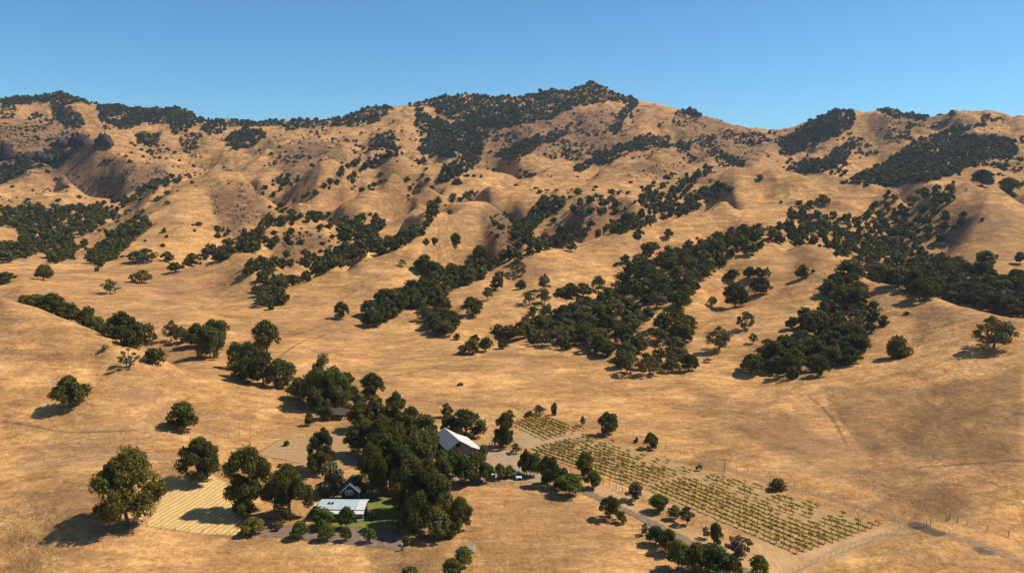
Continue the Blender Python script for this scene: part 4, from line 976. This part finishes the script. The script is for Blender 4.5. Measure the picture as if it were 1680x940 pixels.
# the rest of the woods: one mesh per kind of mass
def forest(name, cs, mats, nq, size, label, nl=9):
    tmpl = []
    for k in range(6):
        v, f, C = crown_np(5000+k, nl=nl, nq=nq, size=size, z0=.0, lr=(.2, .3), rx=.52); tmpl.append((v, f))
    Vs, Fs = [], []; off = 0
    for c in cs:
        v, f = tmpl[int(rng.integers(6))]; a = rng.random()*6.28; ca, sa = math.cos(a), math.sin(a)
        w = np.empty_like(v); w[:, 0] = (v[:, 0]*ca-v[:, 1]*sa)*c[2]+c[0][0]; w[:, 1] = (v[:, 0]*sa+v[:, 1]*ca)*c[2]+c[0][1]; w[:, 2] = v[:, 2]*c[1]+c[0][2]-.3
        Vs.append(w); Fs.append(f+off); off += len(w)
    if not Vs: return
    o = mesh_np(name, np.concatenate(Vs), np.concatenate(Fs), mats); tag(o, label, "woods", None, "stuff"); return o
rest = [c for c in cand if id(c) not in ids]
near_r = [c for c in rest if c[0][1] < 1250]; far_r = [c for c in rest if c[0][1] >= 1250]
forest("oak_woods", near_r, [L_oak], 170, .11, "dark oak woods filling the gullies of the middle hills")
forest("ridge_woods", far_r, [L_far], 60, .19, "dark scrub and oak woods on the far ridges", 6)
print("rest", len(near_r), len(far_r))
# ------------------------------------------------------------------ vineyard
def gp(px, py): return ground([px], [py])[0]
VP = []
for kv in range(6):
    r = np.random.default_rng(300+kv); nq = 72; c = np.stack([(r.random(nq)-.5)*2.0*(.78+.05*kv), (r.random(nq)-.5)*.34, .80+.62*r.random(nq)**.8], 1)
    v, f = quads_on(c, r.normal(size=(nq, 3))*.4+np.array([0, 0, .5]), np.full(nq, .16), r)
    t = MB(); t.tube((0, 0, -.1), (0, 0, 1.0), .06, .045, 5); t.tube((0, 0, 1.0), (.6, 0, 1.15), .04, .02, 4); t.tube((0, 0, 1.0), (-.6, 0, 1.15), .04, .02, 4); t.tube((.12, 0, -.1), (.12, .02, 1.75), .035, .035, 4)
    tq = [g for g in t.f if len(g) == 4]; VP.append((np.concatenate([v, np.array(t.v)]), np.concatenate([f, np.array(tq)+len(v)]), len(f)))
VM = [mesh_np("grapevine", v, f, [L_vine, BARK], fm=(np.arange(len(f)) >= nl_), link=False) for v, f, nl_ in VP]
BLOCKS = [("lower", (1068, 803), (1308, 906), (1178, 777), (1441, 861), 13, [0,0,0,0,0,0,.05,.45,.75,.35,.3,.45,.6]),
          ("middle", (874, 741), (1043, 800), (963, 715), (1148, 769), 13, [0,0,0,0,0,.05,.1,.15,.3,.5,.6,.6,.7]),
          ("top", (843, 696), (894, 722), (892, 681), (957, 707), 9, [0,0,0,0,0,.05,.1,.2,.4])]
ORD = "first second third fourth fifth sixth seventh eighth ninth tenth eleventh twelfth thirteenth".split()
vines = []
for nm_, a0, a1, b0, b1, nr, miss in BLOCKS:
    A0, A1, B0, B1 = [gp(*q)[:2] for q in (a0, a1, b0, b1)]
    for i in range(nr):
        t = i/(nr-1); s0 = A0+(B0-A0)*t; s1 = A1+(B1-A1)*t; L = np.linalg.norm(s1-s0); nv = int(L/2.05); d = (s1-s0)/L; ang = math.atan2(d[1], d[0])
        for j in range(nv+1):
            if rng.random() < miss[i]*(1.2 if vnoise(np.array([j/4.]), np.array([i/2.]), 5)[0] > .45 else .5): continue
            p = s0+d*(L*j/nv)+rng.normal(size=2)*.12; z = float(sample(p[:1], p[1:])[0]); weak = .6 if miss[i] > .2 else 1
            vines.append((p[0], p[1], z, ang+(math.pi if rng.random() < .5 else 0)+rng.normal()*.06, (.75+.45*rng.random())*(.8+.2*weak), nm_, i, int(rng.integers(6))))
vines.sort(key=lambda v: v[1])
for x, y, z, a, s, nm_, i, kv in vines[:298]:
    o = bpy.data.objects.new("grapevine", VM[kv]); COL.objects.link(o); o.location = (x, y, z); o.rotation_euler = (0, 0, a); o.scale = (1, s, s)
    tag(o, f"staked yellow green grapevine in the {ORD[i]} row from the lane of the {nm_} vineyard block", "grapevine", f"vines of the {nm_} vineyard block, {ORD[i]} row")
Vs, Fs, Ms, off = [], [], [], 0
for x, y, z, a, s, nm_, i, kv in vines[298:]:
    v, f, nl_ = VP[kv]; ca, sa = math.cos(a), math.sin(a); w = np.empty_like(v); w[:, 0] = v[:, 0]*ca-v[:, 1]*s*sa+x; w[:, 1] = v[:, 0]*sa+v[:, 1]*s*ca+y; w[:, 2] = v[:, 2]*s+z
    Vs.append(w); Fs.append(f+off); Ms.append(np.arange(len(f)) >= nl_); off += len(w)
o = mesh_np("grapevines", np.concatenate(Vs), np.concatenate(Fs), [L_vine, BARK], fm=np.concatenate(Ms)); tag(o, "farther grapevine rows beside the yard and behind the barn", "grapevines", None, "stuff")
print("vines", len(vines))
# ------------------------------------------------------------------ fences
WOOD = plain("weathered_wood", (.16, .12, .09), .9, .1, .3, 4); STEEL = plain("dull_steel", (.30, .28, .26), .6, .3, .15, 4)
WOODL = plain("pale_post_wood", (.26, .20, .145), .9, .1, .3, 4)
def fence(name, pl, step, h, label, r=.07, mat=None, skip=0, parts='post', wires=(.45, .8, 1.1), cat='fence'):
    w = ground([p[0] for p in pl], [p[1] for p in pl])[:, :2]; w = w[~np.isnan(w[:, 0])]; w = resample(w, step)
    z = sample(w[:, 0], w[:, 1]); root = empty(name, (w[0, 0], w[0, 1], z[0])); base = np.array([w[0, 0], w[0, 1], z[0]]); P = np.concatenate([w, z[:, None]], 1)-base
    ms = []
    for k in range(3):
        m = MB(); lean = (rng.random(2)-.5)*.14; m.tube((0, 0, -.3), (lean[0], lean[1], h*(.9+.12*k)), r, r*.85, 6); ms.append(m.build("post", mat or WOOD, link=False))
    for i, p in enumerate(P[:100]):
        o = bpy.data.objects.new("post", ms[int(rng.integers(3))]); COL.objects.link(o); o.parent = root; o.location = p; o.rotation_euler = (0, 0, rng.random()*6)
    m = MB()
    for a, b in zip(P[:-1], P[1:]):
        for q in wires: m.tube(a+np.array([0, 0, q*h/1.2]), b+np.array([0, 0, q*h/1.2]), .012, .012, 3, False)
    m.build("wire", STEEL, root); tag(root, label, cat); return root
fence("wire_fence", [(1494,861),(1440,884),(1380,907),(1320,932),(1290,946)], 2.4, 1.5, "wire fence closing the near right end of the vineyard plot", .045, WOODL)
fence("wire_fence", [(905,664),(960,684),(1010,702),(1075,728),(1150,752),(1230,776),(1300,798),(1400,830),(1490,860)], 4.2, 1.5, "long wire fence along the hill side of the vineyard", .06)
fence("wire_fence", [(925,772),(960,782),(1010,803),(1060,824),(1110,846),(1160,870),(1200,892)], 2.8, 1.6, "dark wooden post fence between the lane and the vines", .09)
fence("wire_fence", [(0,838),(60,850),(150,858),(235,864),(320,873),(400,882)], 4.0, 1.3, "wire fence below the biggest oak and the mown field", .06)
fence("wire_fence", [(400,882),(450,887),(520,891),(600,897),(657,904)], 3.2, 1.7, "wire fence along the front of the young orchard", .06)
fence("wire_fence", [(92,757),(130,742),(165,731),(205,722),(235,719),(280,718),(330,719),(378,716),(440,707),(500,697)], 4.5, 1.4, "old post fence crossing the left slope above the farm", .08)
fence("wire_fence", [(1556,853),(1571,857),(1600,866),(1640,876),(1690,888)], 5, 1.5, "wire fence running right from the ranch gate", .08)
fence("wire_fence", [(265,778),(268,800),(262,830),(240,862)], 4.5, 1.2, "short fence on the left edge of the mown field", .05)
fence("wire_fence", [(838,722),(845,732),(880,752),(920,770)], 2.4, 1.5, "fence between the gravel yard and the middle vineyard block", .08)
fence("wire_fence", [(735,792),(800,797),(850,797),(905,806)], 2.6, 1.3, "low fence on the field side of the gravel yard", .06)
fence("wire_fence", [(662,905),(661,930),(660,950)], 3.0, 1.2, "short fence going down from the corner gate post", .05)
def post(name, px, py, h, r, label, mat=None, cat='post'):
    p = gp(px, py); m = MB(); m.tube((0, 0, -.3), (.03, .02, h), r, r*.8, 7); o = m.build(name, mat or WOOD); o.location = p; tag(o, label, cat); return o
post("gate_post", 1520, 864, 1.7, .10, "left thick post on the near side of the ranch gate"); post("gate_post", 1526, 862, 1.9, .10, "right thick post on the near side of the ranch gate")
post("gate_post", 1552, 854, 1.8, .10, "stout post at the far side of the ranch gate, left of two"); post("gate_post", 1558, 852, 2.0, .10, "tallest stout post at the far side of the ranch gate")
post("gate_post", 1571, 857, 2.0, .12, "single post right of the far gate posts")
for i, (x, y, h, t) in enumerate([(803,732,1.3,"shortest dark slim post in the shade by the barn"),(807,730,1.9,"tallest dark slim post in the shade by the barn"),(811,729,1.8,"dark slim post, left one of the close pair by the barn"),(813,729,1.7,"dark slim post, right one of the close pair by the barn")]): post("slim_post", x, y, h, .17, t, plain("dark_wood%d" % i, (.05, .04, .035), .9, .1))
# ranch gate
p0, p1 = gp(1494, 864), gp(1517, 866); g = empty("farm_gate", p0); d = p1-p0; m = MB()
for q in (.25, .55, .85, 1.15, 1.4): m.tube((0, 0, q), (d[0], d[1], d[2]+q), .035, .035, 5)
m.build("rail", STEEL, g); m = MB(); m.tube((0, 0, .1), (0, 0, 1.45), .06, .06, 6); m.tube((d[0], d[1], d[2]+.1), (d[0], d[1], d[2]+1.45), .06, .06, 6); m.tube((0, 0, .2), (d[0], d[1], d[2]+1.4), .035, .035, 5); m.build("frame", STEEL, g)
tag(g, "low steel gate across the dark gravel between the fences", "gate")
p = gp(1188, 777); o = empty("utility_pole", p); m = MB(); m.tube((0, 0, -.3), (0, 0, 5.2), .10, .08, 8); m.build("pole", WOOD, o); m = MB(); m.box((0, 0, 4.8), (1.2, .1, .12), .5); m.build("crossarm", WOOD, o); tag(o, "slim wooden utility pole on the hill side of the vineyard", "pole")
# corner post with a pale box
p = gp(660, 903); o = empty("corner_gate_post", p); m = MB(); m.box((0, 0, .9), (.32, .32, 2.2)); m.build("post", WOOD, o); m = MB(); m.box((0, -.22, 1.75), (.45, .12, .4)); m.box((0, -.22, 1.98), (.5, .2, .05)); m.build("box", plain("white_paint", (.75, .74, .70), .6), o); tag(o, "dark square gate post with a small white box at the orchard corner", "gate post")
# ------------------------------------------------------------------ buildings
def metal_roof(name, c, sc_=2.6, ax=0, rough=.45):
    m, n, l, b = new_mat(name, rough, .4); tc = n.new("ShaderNodeTexCoord").outputs["Object"]
    w = n.new("ShaderNodeTexWave"); w.inputs["Scale"].default_value = sc_; w.bands_direction = 'XY'[ax]; l.new(tc, w.inputs["Vector"]); w.inputs["Distortion"].default_value = .05
    f = noise(n, l, tc, .8, 5, .65); cc = ramp(n, l, f, [(.3, tuple(q*.82 for q in c)), (.7, c)])
    cc = mixc(n, l, mrange(n, l, w.outputs["Fac"], .82, .97, 0, .45), cc, tuple(q*.5 for q in c)); l.new(cc, b.inputs["Base Color"])
    bp = n.new("ShaderNodeBump"); bp.inputs["Strength"].default_value = .3; bp.inputs["Distance"].default_value = .05; l.new(w.outputs["Fac"], bp.inputs["Height"]); l.new(bp.outputs[0], b.inputs["Normal"]); return m
M_roofblue = metal_roof("pale_blue_metal_roof", (.50, .60, .66), .55); M_roofwhite_sunlit = metal_roof("white_and_sunlit_metal_roof", (.78, .76, .72), .5)
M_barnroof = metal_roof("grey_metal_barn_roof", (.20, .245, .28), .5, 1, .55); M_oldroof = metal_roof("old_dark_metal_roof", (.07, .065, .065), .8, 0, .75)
M_barnwall = plain("weathered_barn_boards", (.20, .165, .13), .9, .1, .3, 2.2); M_housewall = plain("dark_house_paint", (.10, .115, .13), .8, .2, .2, 1)
M_bluewall = plain("deep_blue_wall_paint", (.022, .036, .055), .8, .2, .2, 1); M_white = plain("white_trim", (.78, .77, .74), .6, .2, .08, 2)
M_glass, n_, l_, b_g = new_mat("window_glass", .08, .6); b_g.inputs["Base Color"].default_value = (.02, .025, .03, 1)
M_hole = plain("dark_doorway", (.012, .011, .010), .95, .05)
def window(parent, c, w, h, axis='y', sash=True):
    """window facing -y of its parent"""
    x, y, z = c; t = .1; m = MB(); m.box((x, y, z+h/2+t/2), (w+2*t, .1, t)); m.box((x, y, z-h/2-t/2), (w+2*t, .14, t)); m.box((x-w/2-t/2, y, z), (t, .1, h)); m.box((x+w/2+t/2, y, z), (t, .1, h)); m.box((x, y+.01, z), (.06, .06, h))
    f = m.build("window", M_white, parent); m = MB(); m.box((x, y+.03, z), (w, .03, h)); m.build("pane", M_glass, f); return f
# metal roofed farmhouse
bx, by = -48.9, 219.0; bz = float(sample(np.array([bx]), np.array([by]))[0]); h = empty("farmhouse", (bx, by, bz), R(-1.5))
m = MB(); m.box((0, 0, 1.35), (13.2, 5.6, 2.9)); m.build("wall", M_housewall, h)
rf = MB(); rf.slab([(-6.9, -3.3, 2.95), (4.55, -3.3, 2.95), (4.55, .9, 3.75), (-6.9, .9, 3.75)], .12); rf.slab([(-6.9, .93, 3.75), (4.55, .93, 3.75), (4.55, 3.4, 3.25), (-6.9, 3.4, 3.25)], .12); ro = rf.build("roof", M_roofblue, h)
rf = MB(); rf.slab([(4.6, -3.45, 2.98), (6.95, -3.45, 2.98), (6.95, .9, 3.80), (4.6, .9, 3.80)], .13); rf.slab([(4.6, .93, 3.80), (6.95, .93, 3.80), (6.95, 3.4, 3.3), (4.6, 3.4, 3.3)], .13); tag(rf.build("roof", M_roofwhite_sunlit, h), "whiter right end section of the roof")
m = MB(); m.slab([(-4.9, -4.9, 2.35), (6.95, -4.9, 2.35), (6.95, -3.5, 2.72), (-4.9, -3.5, 2.72)], .1); m.build("porch_roof", M_roofwhite_sunlit, h)
for x in (-4.7, -1.8, 1.1, 4.0, 6.8): m = MB(); m.box((x, -4.75, 1.1), (.14, .14, 2.3)); m.build("porch_post", M_white, h)
for x in (-3.9, -2.9): m = MB(); m.box((x, -.35, 3.62), (.72, 1.0, .16)); m.build("skylight", M_glass, h)
for x in (-5.6, -.6, 1.4, 5.2): window(h, (x, -2.84, 1.55), 1.0, 1.2)
d_ = MB(); d_.box((3.2, -2.85, 1.0), (1.0, .1, 2.1)); dd = d_.build("door", M_white, h); m = MB(); m.box((3.55, -2.93, 1.0), (.08, .08, .1)); m.build("handle", STEEL, dd)
m = MB(); m.box((.9, -4.1, -.05), (11.8, 2.2, .3)); m.build("porch_floor", M_barnwall, h)
m = MB(); m.box((-7.6, -.4, 2.6), (1.3, 3.6, .1)); m.box((-8.1, -2.0, 1.2), (.12, .12, 2.7)); m.box((-8.1, 1.2, 1.2), (.12, .12, 2.7)); m.build("side_awning", M_roofwhite_sunlit, h)
tag(h, "long low farmhouse with a pale metal roof and two skylights", "house")
# blue gabled house
bx, by = -48.3, 228.6; bz = float(sample(np.array([bx]), np.array([by]))[0]); b2 = empty("gabled_house", (bx, by, bz), R(4)); b2.scale = (.86, .9, .84)
m = MB(); hw = 2.9; m.add([(-hw, -4, -.3), (hw, -4, -.3), (hw, -4, 5.4), (0, -4, 8.1), (-hw, -4, 5.4), (-hw, 4, -.3), (hw, 4, -.3), (hw, 4, 5.4), (0, 4, 8.1), (-hw, 4, 5.4)], [(0,1,2,3,4), (9,8,7,6,5), (0,5,6,1), (1,6,7,2), (4,9,5,0)]); m.build("wall", M_bluewall, b2)
for s in (-1, 1): m = MB(); m.slab([(0, -4.6, 8.28), (0, 4.6, 8.28), (s*3.5, 4.6, 5.0), (s*3.5, -4.6, 5.0)][::s], .14); m.build("roof", M_oldroof, b2)
m = MB()
for s in (-1, 1): m.add([(0, -4.66, 8.34), (s*3.55, -4.66, 5.02), (s*3.55, -4.66, 4.84), (0, -4.66, 8.1), (0, -4.6, 8.34), (s*3.55, -4.6, 5.02), (s*3.55, -4.6, 4.84), (0, -4.6, 8.1)], [(0,1,2,3), (7,6,5,4), (0,4,5,1), (3,2,6,7)])
m.build("barge_board", M_white, b2)
window(b2, (-.9, -4.06, 5.0), 1.0, 1.5); window(b2, (.45, -4.06, 5.0), 1.0, 1.5); window(b2, (1.6, -4.06, 1.8), 1.0, 1.3)
m = MB(); m.box((1.2, 1.5, 8.0), (.6, .6, 1.8)); m.build("chimney", M_barnwall, b2)
tag(b2, "dark blue house with a steep gable behind the metal roofed farmhouse", "house")
# barn
bx, by = -18.4, 264.6; bz = float(sample(np.array([bx]), np.array([by]))[0]); bn = empty("barn", (bx, by, bz), R(24)); Lb = 15.0
prof = [(-3.8, -.3), (8.4, -.3), (8.4, 2.3), (3.9, 4.35), (0, 6.7), (-3.8, 4.1)]; k = len(prof)
m = MB(); m.add([(x, 0, z) for x, z in prof]+[(x, Lb, z) for x, z in prof], [tuple(range(k)), tuple(range(2*k-1, k-1, -1))]+[(i, k+i, k+(i+1) % k, (i+1) % k) for i in range(k)]); m.build("wall", M_barnwall, bn)
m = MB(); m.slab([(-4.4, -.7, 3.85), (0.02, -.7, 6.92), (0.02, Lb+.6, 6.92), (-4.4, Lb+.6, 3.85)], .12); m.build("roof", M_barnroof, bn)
m = MB(); m.slab([(.04, -.7, 6.93), (4.0, -.7, 4.5), (4.0, Lb+.6, 4.5), (.04, Lb+.6, 6.93)], .12); tag(m.build("roof", M_roofwhite_sunlit, bn), "sunlit right slope of the barn roof")  # same metal as the left slope, sunlight put into the white colour
m = MB(); m.slab([(3.9, -.8, 4.36), (9.0, -.8, 2.1), (9.0, Lb+.6, 2.1), (3.9, Lb+.6, 4.36)], .12); tag(m.build("roof", M_roofwhite_sunlit, bn), "lean-to roof on the right of the barn")  # lean-to shares the white that carries the sunlight
m = MB(); m.box((-.3, -.04, 5.1), (1.5, .1, 1.2)); m.build("loft_opening", M_hole, bn); m = MB(); m.box((-1.1, -.04, 1.25), (1.3, .1, 2.6)); m.build("doorway", M_hole, bn)
m = MB(); m.box((5.9, -.05, 1.1), (2.6, .1, 2.1)); dd = m.build("door", plain("faded_barn_door", (.20, .15, .115), .9, .1), bn); m = MB(); m.box((4.9, -.13, 1.1), (.08, .06, .3)); m.build("handle", STEEL, dd)
tag(bn, "weathered wooden barn with a long asymmetric metal roof", "barn")
# pole shed
p = gp(552, 689); sh = empty("pole_shed", (p[0], p[1]+2.5, p[2]), R(-6)); m = MB(); m.slab([(-4, -2.9, 2.5), (4, -2.9, 2.3), (4, 2.9, 3.3), (-4, 2.9, 3.5)], .14); m.build("roof", metal_roof("rusty_shed_roof", (.085, .062, .048), .8, 0, .8), sh)
for x in (-3.7, -1.9, 0, 1.9, 3.7):
    for y, hh in ((-2.6, 2.35), (2.6, 3.2)): m = MB(); m.box((x, y, hh/2-.1), (.2, .2, hh)); m.build("post", WOODL, sh)
m = MB(); m.box((0, 2.65, 1.2), (7.4, .08, 2.2)); m.build("back_wall", WOOD, sh)
m = MB(); 
for z in (.6, 1.1): m.box((0, -2.72, z), (7.6, .06, .12))
m.build("rail", WOODL, sh); tag(sh, "open pole shed with a dark sloping roof under the creek trees", "shed")
# ------------------------------------------------------------------ vehicles
M_car = plain("white_car_paint", (.80, .80, .79), .3, .5, .02); M_tyre = plain("tyre_rubber", (.02, .02, .02), .9, .1); M_rim = plain("wheel_rim", (.45, .45, .46), .35, .5, .05, 4, .8); M_lamp = plain("lamp_lens", (.7, .7, .68), .15, .6, .05); M_blk = plain("black_trim", (.03, .03, .03), .6, .3)
def loft(mb, st):
    """stations along y: (y, half width bottom, z bottom, half width shoulder, z shoulder, half width top, z top)"""
    R_ = []
    for y, wb, zb_, ws, zs, wt, zt_ in st: R_.append([(-wb, y, zb_), (-ws, y, zs), (-wt, y, zt_), (wt, y, zt_), (ws, y, zs), (wb, y, zb_)])
    n = 6; vs_ = [q for r in R_ for q in r]; fs = []
    for i in range(len(R_)-1):
        for j in range(n): fs.append((i*n+j, i*n+(j+1) % n, (i+1)*n+(j+1) % n, (i+1)*n+j))
    fs.append(tuple(range(n-1, -1, -1))); fs.append(tuple((len(R_)-1)*n+j for j in range(n))); mb.add(vs_, fs)
def car(px, py, rz, label, pickup=False):
    p = gp(px, py); o = empty("parked_car", p+np.array([0, 0, .06]), rz); b = MB()
    if pickup: loft(b, [(-2.75, .80, .45, .90, .75, .82, .95), (-2.5, .92, .35, .98, .8, .90, 1.10), (-1.2, .95, .35, .99, .9, .92, 1.18), (.9, .95, .35, .99, .9, .92, 1.16), (2.7, .93, .38, .98, .9, .94, 1.12)])
    else: loft(b, [(-2.3, .72, .42, .82, .62, .74, .76), (-2.1, .86, .32, .90, .72, .80, .88), (-1.0, .88, .30, .92, .82, .84, 1.0), (1.3, .88, .30, .92, .84, .84, 1.02), (2.1, .86, .34, .90, .8, .80, .98), (2.3, .78, .45, .82, .7, .74, .9)])
    bo = b.build("body", M_car, o, True); bo.data.polygons.foreach_set("use_smooth", [False]*len(bo.data.polygons))
    y0, y1, zt = ((-1.3, 1.0, 1.82) if pickup else (-1.1, 1.9, 1.48))
    g_ = MB(); loft(g_, [(y0, .84, 1.0, .83, 1.02, .82, 1.04), (y0+.7, .86, 1.0, .80, 1.3, .70, zt-.05), (y1-.35, .86, 1.0, .80, 1.3, .70, zt-.05), (y1, .84, 1.0, .82, 1.04, .80, 1.06)]); g_.build("window", M_glass, o)
    c = MB(); c.add([(-.72, y0+.66, zt-.05), (.72, y0+.66, zt-.05), (.72, y1-.33, zt-.05), (-.72, y1-.33, zt-.05), (-.66, y0+.74, zt+.03), (.66, y0+.74, zt+.03), (.66, y1-.42, zt+.03), (-.66, y1-.42, zt+.03)], [(3,2,1,0), (4,5,6,7), (0,1,5,4), (1,2,6,5), (2,3,7,6), (3,0,4,7)]); c.build("roof", M_car, o)
    f0 = -2.75 if pickup else -2.3; bk = 2.7 if pickup else 2.3; wb = 1.65 if pickup else 1.4
    for sx in (-1, 1):
        for y in (-wb, wb):
            t = MB(); t.tube((sx*.70, y, .34), (sx*.94, y, .34), .36, .36, 14); w = t.build("wheel", M_tyre, o); t = MB(); t.tube((sx*.93, y, .34), (sx*.965, y, .34), .21, .19, 10); t.build("rim", M_rim, w)
        t = MB(); t.box((sx*.62, f0+.06, .78), (.34, .16, .18)); t.build("headlight", M_lamp, o); t = MB(); t.box((sx*.72, bk-.03, .86), (.2, .12, .3)); t.build("taillight", plain("red_lens", (.35, .02, .02), .3), o)
    t = MB(); t.box((0, f0-.01, .5), (1.5, .14, .22)); t.build("bumper", M_blk, o); t = MB(); t.box((0, f0+.03, .76), (.8, .1, .16)); t.build("grille", M_blk, o)
    if pickup: t = MB(); t.box((0, 1.85, 1.13), (1.6, 1.6, .06)); t.build("cargo_bed", M_blk, o)
    tag(o, label, "car"); return o
car(805, 780, R(22), "white car with a dark windscreen, leftmost of the three parked by the yard trees"); car(829, 780, R(8), "white car half hidden behind small trees between the other two"); car(850, 783, R(6), "white pickup parked rightmost at the edge of the gravel yard", True)
# ------------------------------------------------------------------ rocks
M_rock = plain("dark_rock", (.070, .054, .043), .95, .1, .45, .25, 0, .6); M_stone = plain("grey_stones", (.30, .28, .26), .9, .1, .4, 1.2)
def boulder(r, c, s, fl=.8):
    t = (1+5**.5)/2; v = np.array([(-1,t,0),(1,t,0),(-1,-t,0),(1,-t,0),(0,-1,t),(0,1,t),(0,-1,-t),(0,1,-t),(t,0,-1),(t,0,1),(-t,0,-1),(-t,0,1)])/1.9
    f = np.array([(0,11,5),(0,5,1),(0,1,7),(0,7,10),(0,10,11),(1,5,9),(5,11,4),(11,10,2),(10,7,6),(7,1,8),(3,9,4),(3,4,2),(3,2,6),(3,6,8),(3,8,9),(4,9,5),(2,4,11),(6,2,10),(8,6,7),(9,8,1)])
    return v*(.65+.7*r.random((12, 1)))*s*np.array([1, .8+.4*r.random(), fl])+c, f
def rockmass(name, px, py, wpx, hpx, n, label, cat='rock outcrop', mat=None, lean=0):
    n = int(n*2)
    p = gp(px, py)
    if np.isnan(p[0]): print('rock?', label); return
    D = math.hypot(p[1], CAMZ-p[2])/F; W_, H_ = wpx*D, hpx*D; r = np.random.default_rng(int(px)); Vs, Fs, off = [], [], 0
    for i in range(n):
        x = (r.random()-.5)*W_; hh = H_*(1-(2*x/W_)**2*.6)*(.45+.55*r.random()); s = W_*.13*(.5+.9*r.random()); y = (r.random()-.5)*W_*.4
        v, f = boulder(r, np.array([x, y, hh*.42]), s, 1.0); v[:, 2] = (v[:, 2]-hh*.42)*max(1., hh*.5/s)+hh*.42; Vs.append(v); Fs.append(f+off); off += 12
    o = mesh_np(name, np.concatenate(Vs), np.concatenate(Fs), [mat or M_rock]); o.location = p; tag(o, label, cat)
rockmass("rock_outcrop", 128, 241, 30, 28, 26, "left of the two dark crags on the far left slope"); rockmass("rock_outcrop", 170, 240, 26, 26, 22, "right of the two dark crags, leaning like a tooth")
rockmass("rock_outcrop", 1133, 190, 30, 15, 22, "dark jagged crag standing on the skyline right of the peak"); rockmass("rock_outcrop", 6, 262, 30, 42, 24, "dark cliff at the far left picture edge")
rockmass("rock_outcrop", 629, 240, 34, 16, 18, "dark crag in the far slope below the left of the summit woods"); rockmass("rock_outcrop", 100, 240, 26, 14, 18, "low dark rocks left of the two crags")
rockmass("rock_outcrop", 750, 303, 16, 14, 14, "dark pointed rock beside the upper gully"); rockmass("rock_outcrop", 60, 262, 50, 12, 26, "long dark rock band left of the crags on the far left slope")
rockmass("stone_pile", 765, 903, 26, 7, 46, "heap of grey stones below the grove corner", "stone pile", M_stone)
Vs, Fs, off = [], [], 0; r = np.random.default_rng(5)
for poly, d0, d1, k in BROWN[:11]:
    x0, x1 = min(p[0] for p in poly), max(p[0] for p in poly); y0, y1 = min(p[1] for p in poly), max(p[1] for p in poly); n = int((x1-x0)*(y1-y0)*.15*k); px = x0+(x1-x0)*r.random(n); py = y0+(y1-y0)*r.random(n)
    ok = inpoly(px, py, poly); g = ground(px[ok], py[ok]); g = g[~np.isnan(g[:, 0])]; g = g[(g[:, 1] > d0) & (g[:, 1] < d1)]
    g = g[fbm(g[:, 0]/22, g[:, 1]/34, 3, 77)+.5*(r.random(len(g))-.5) > .10]
    for q in g:
        v, f = boulder(r, q, q[1]*.0010*(.5+1.3*r.random()**2), .7); Vs.append(v); Fs.append(f+off); off += 12
o = mesh_np("scattered_rocks", np.concatenate(Vs), np.concatenate(Fs), [M_rock]); tag(o, "small dark rocks strewn over the upper slopes", "rocks", None, "stuff")
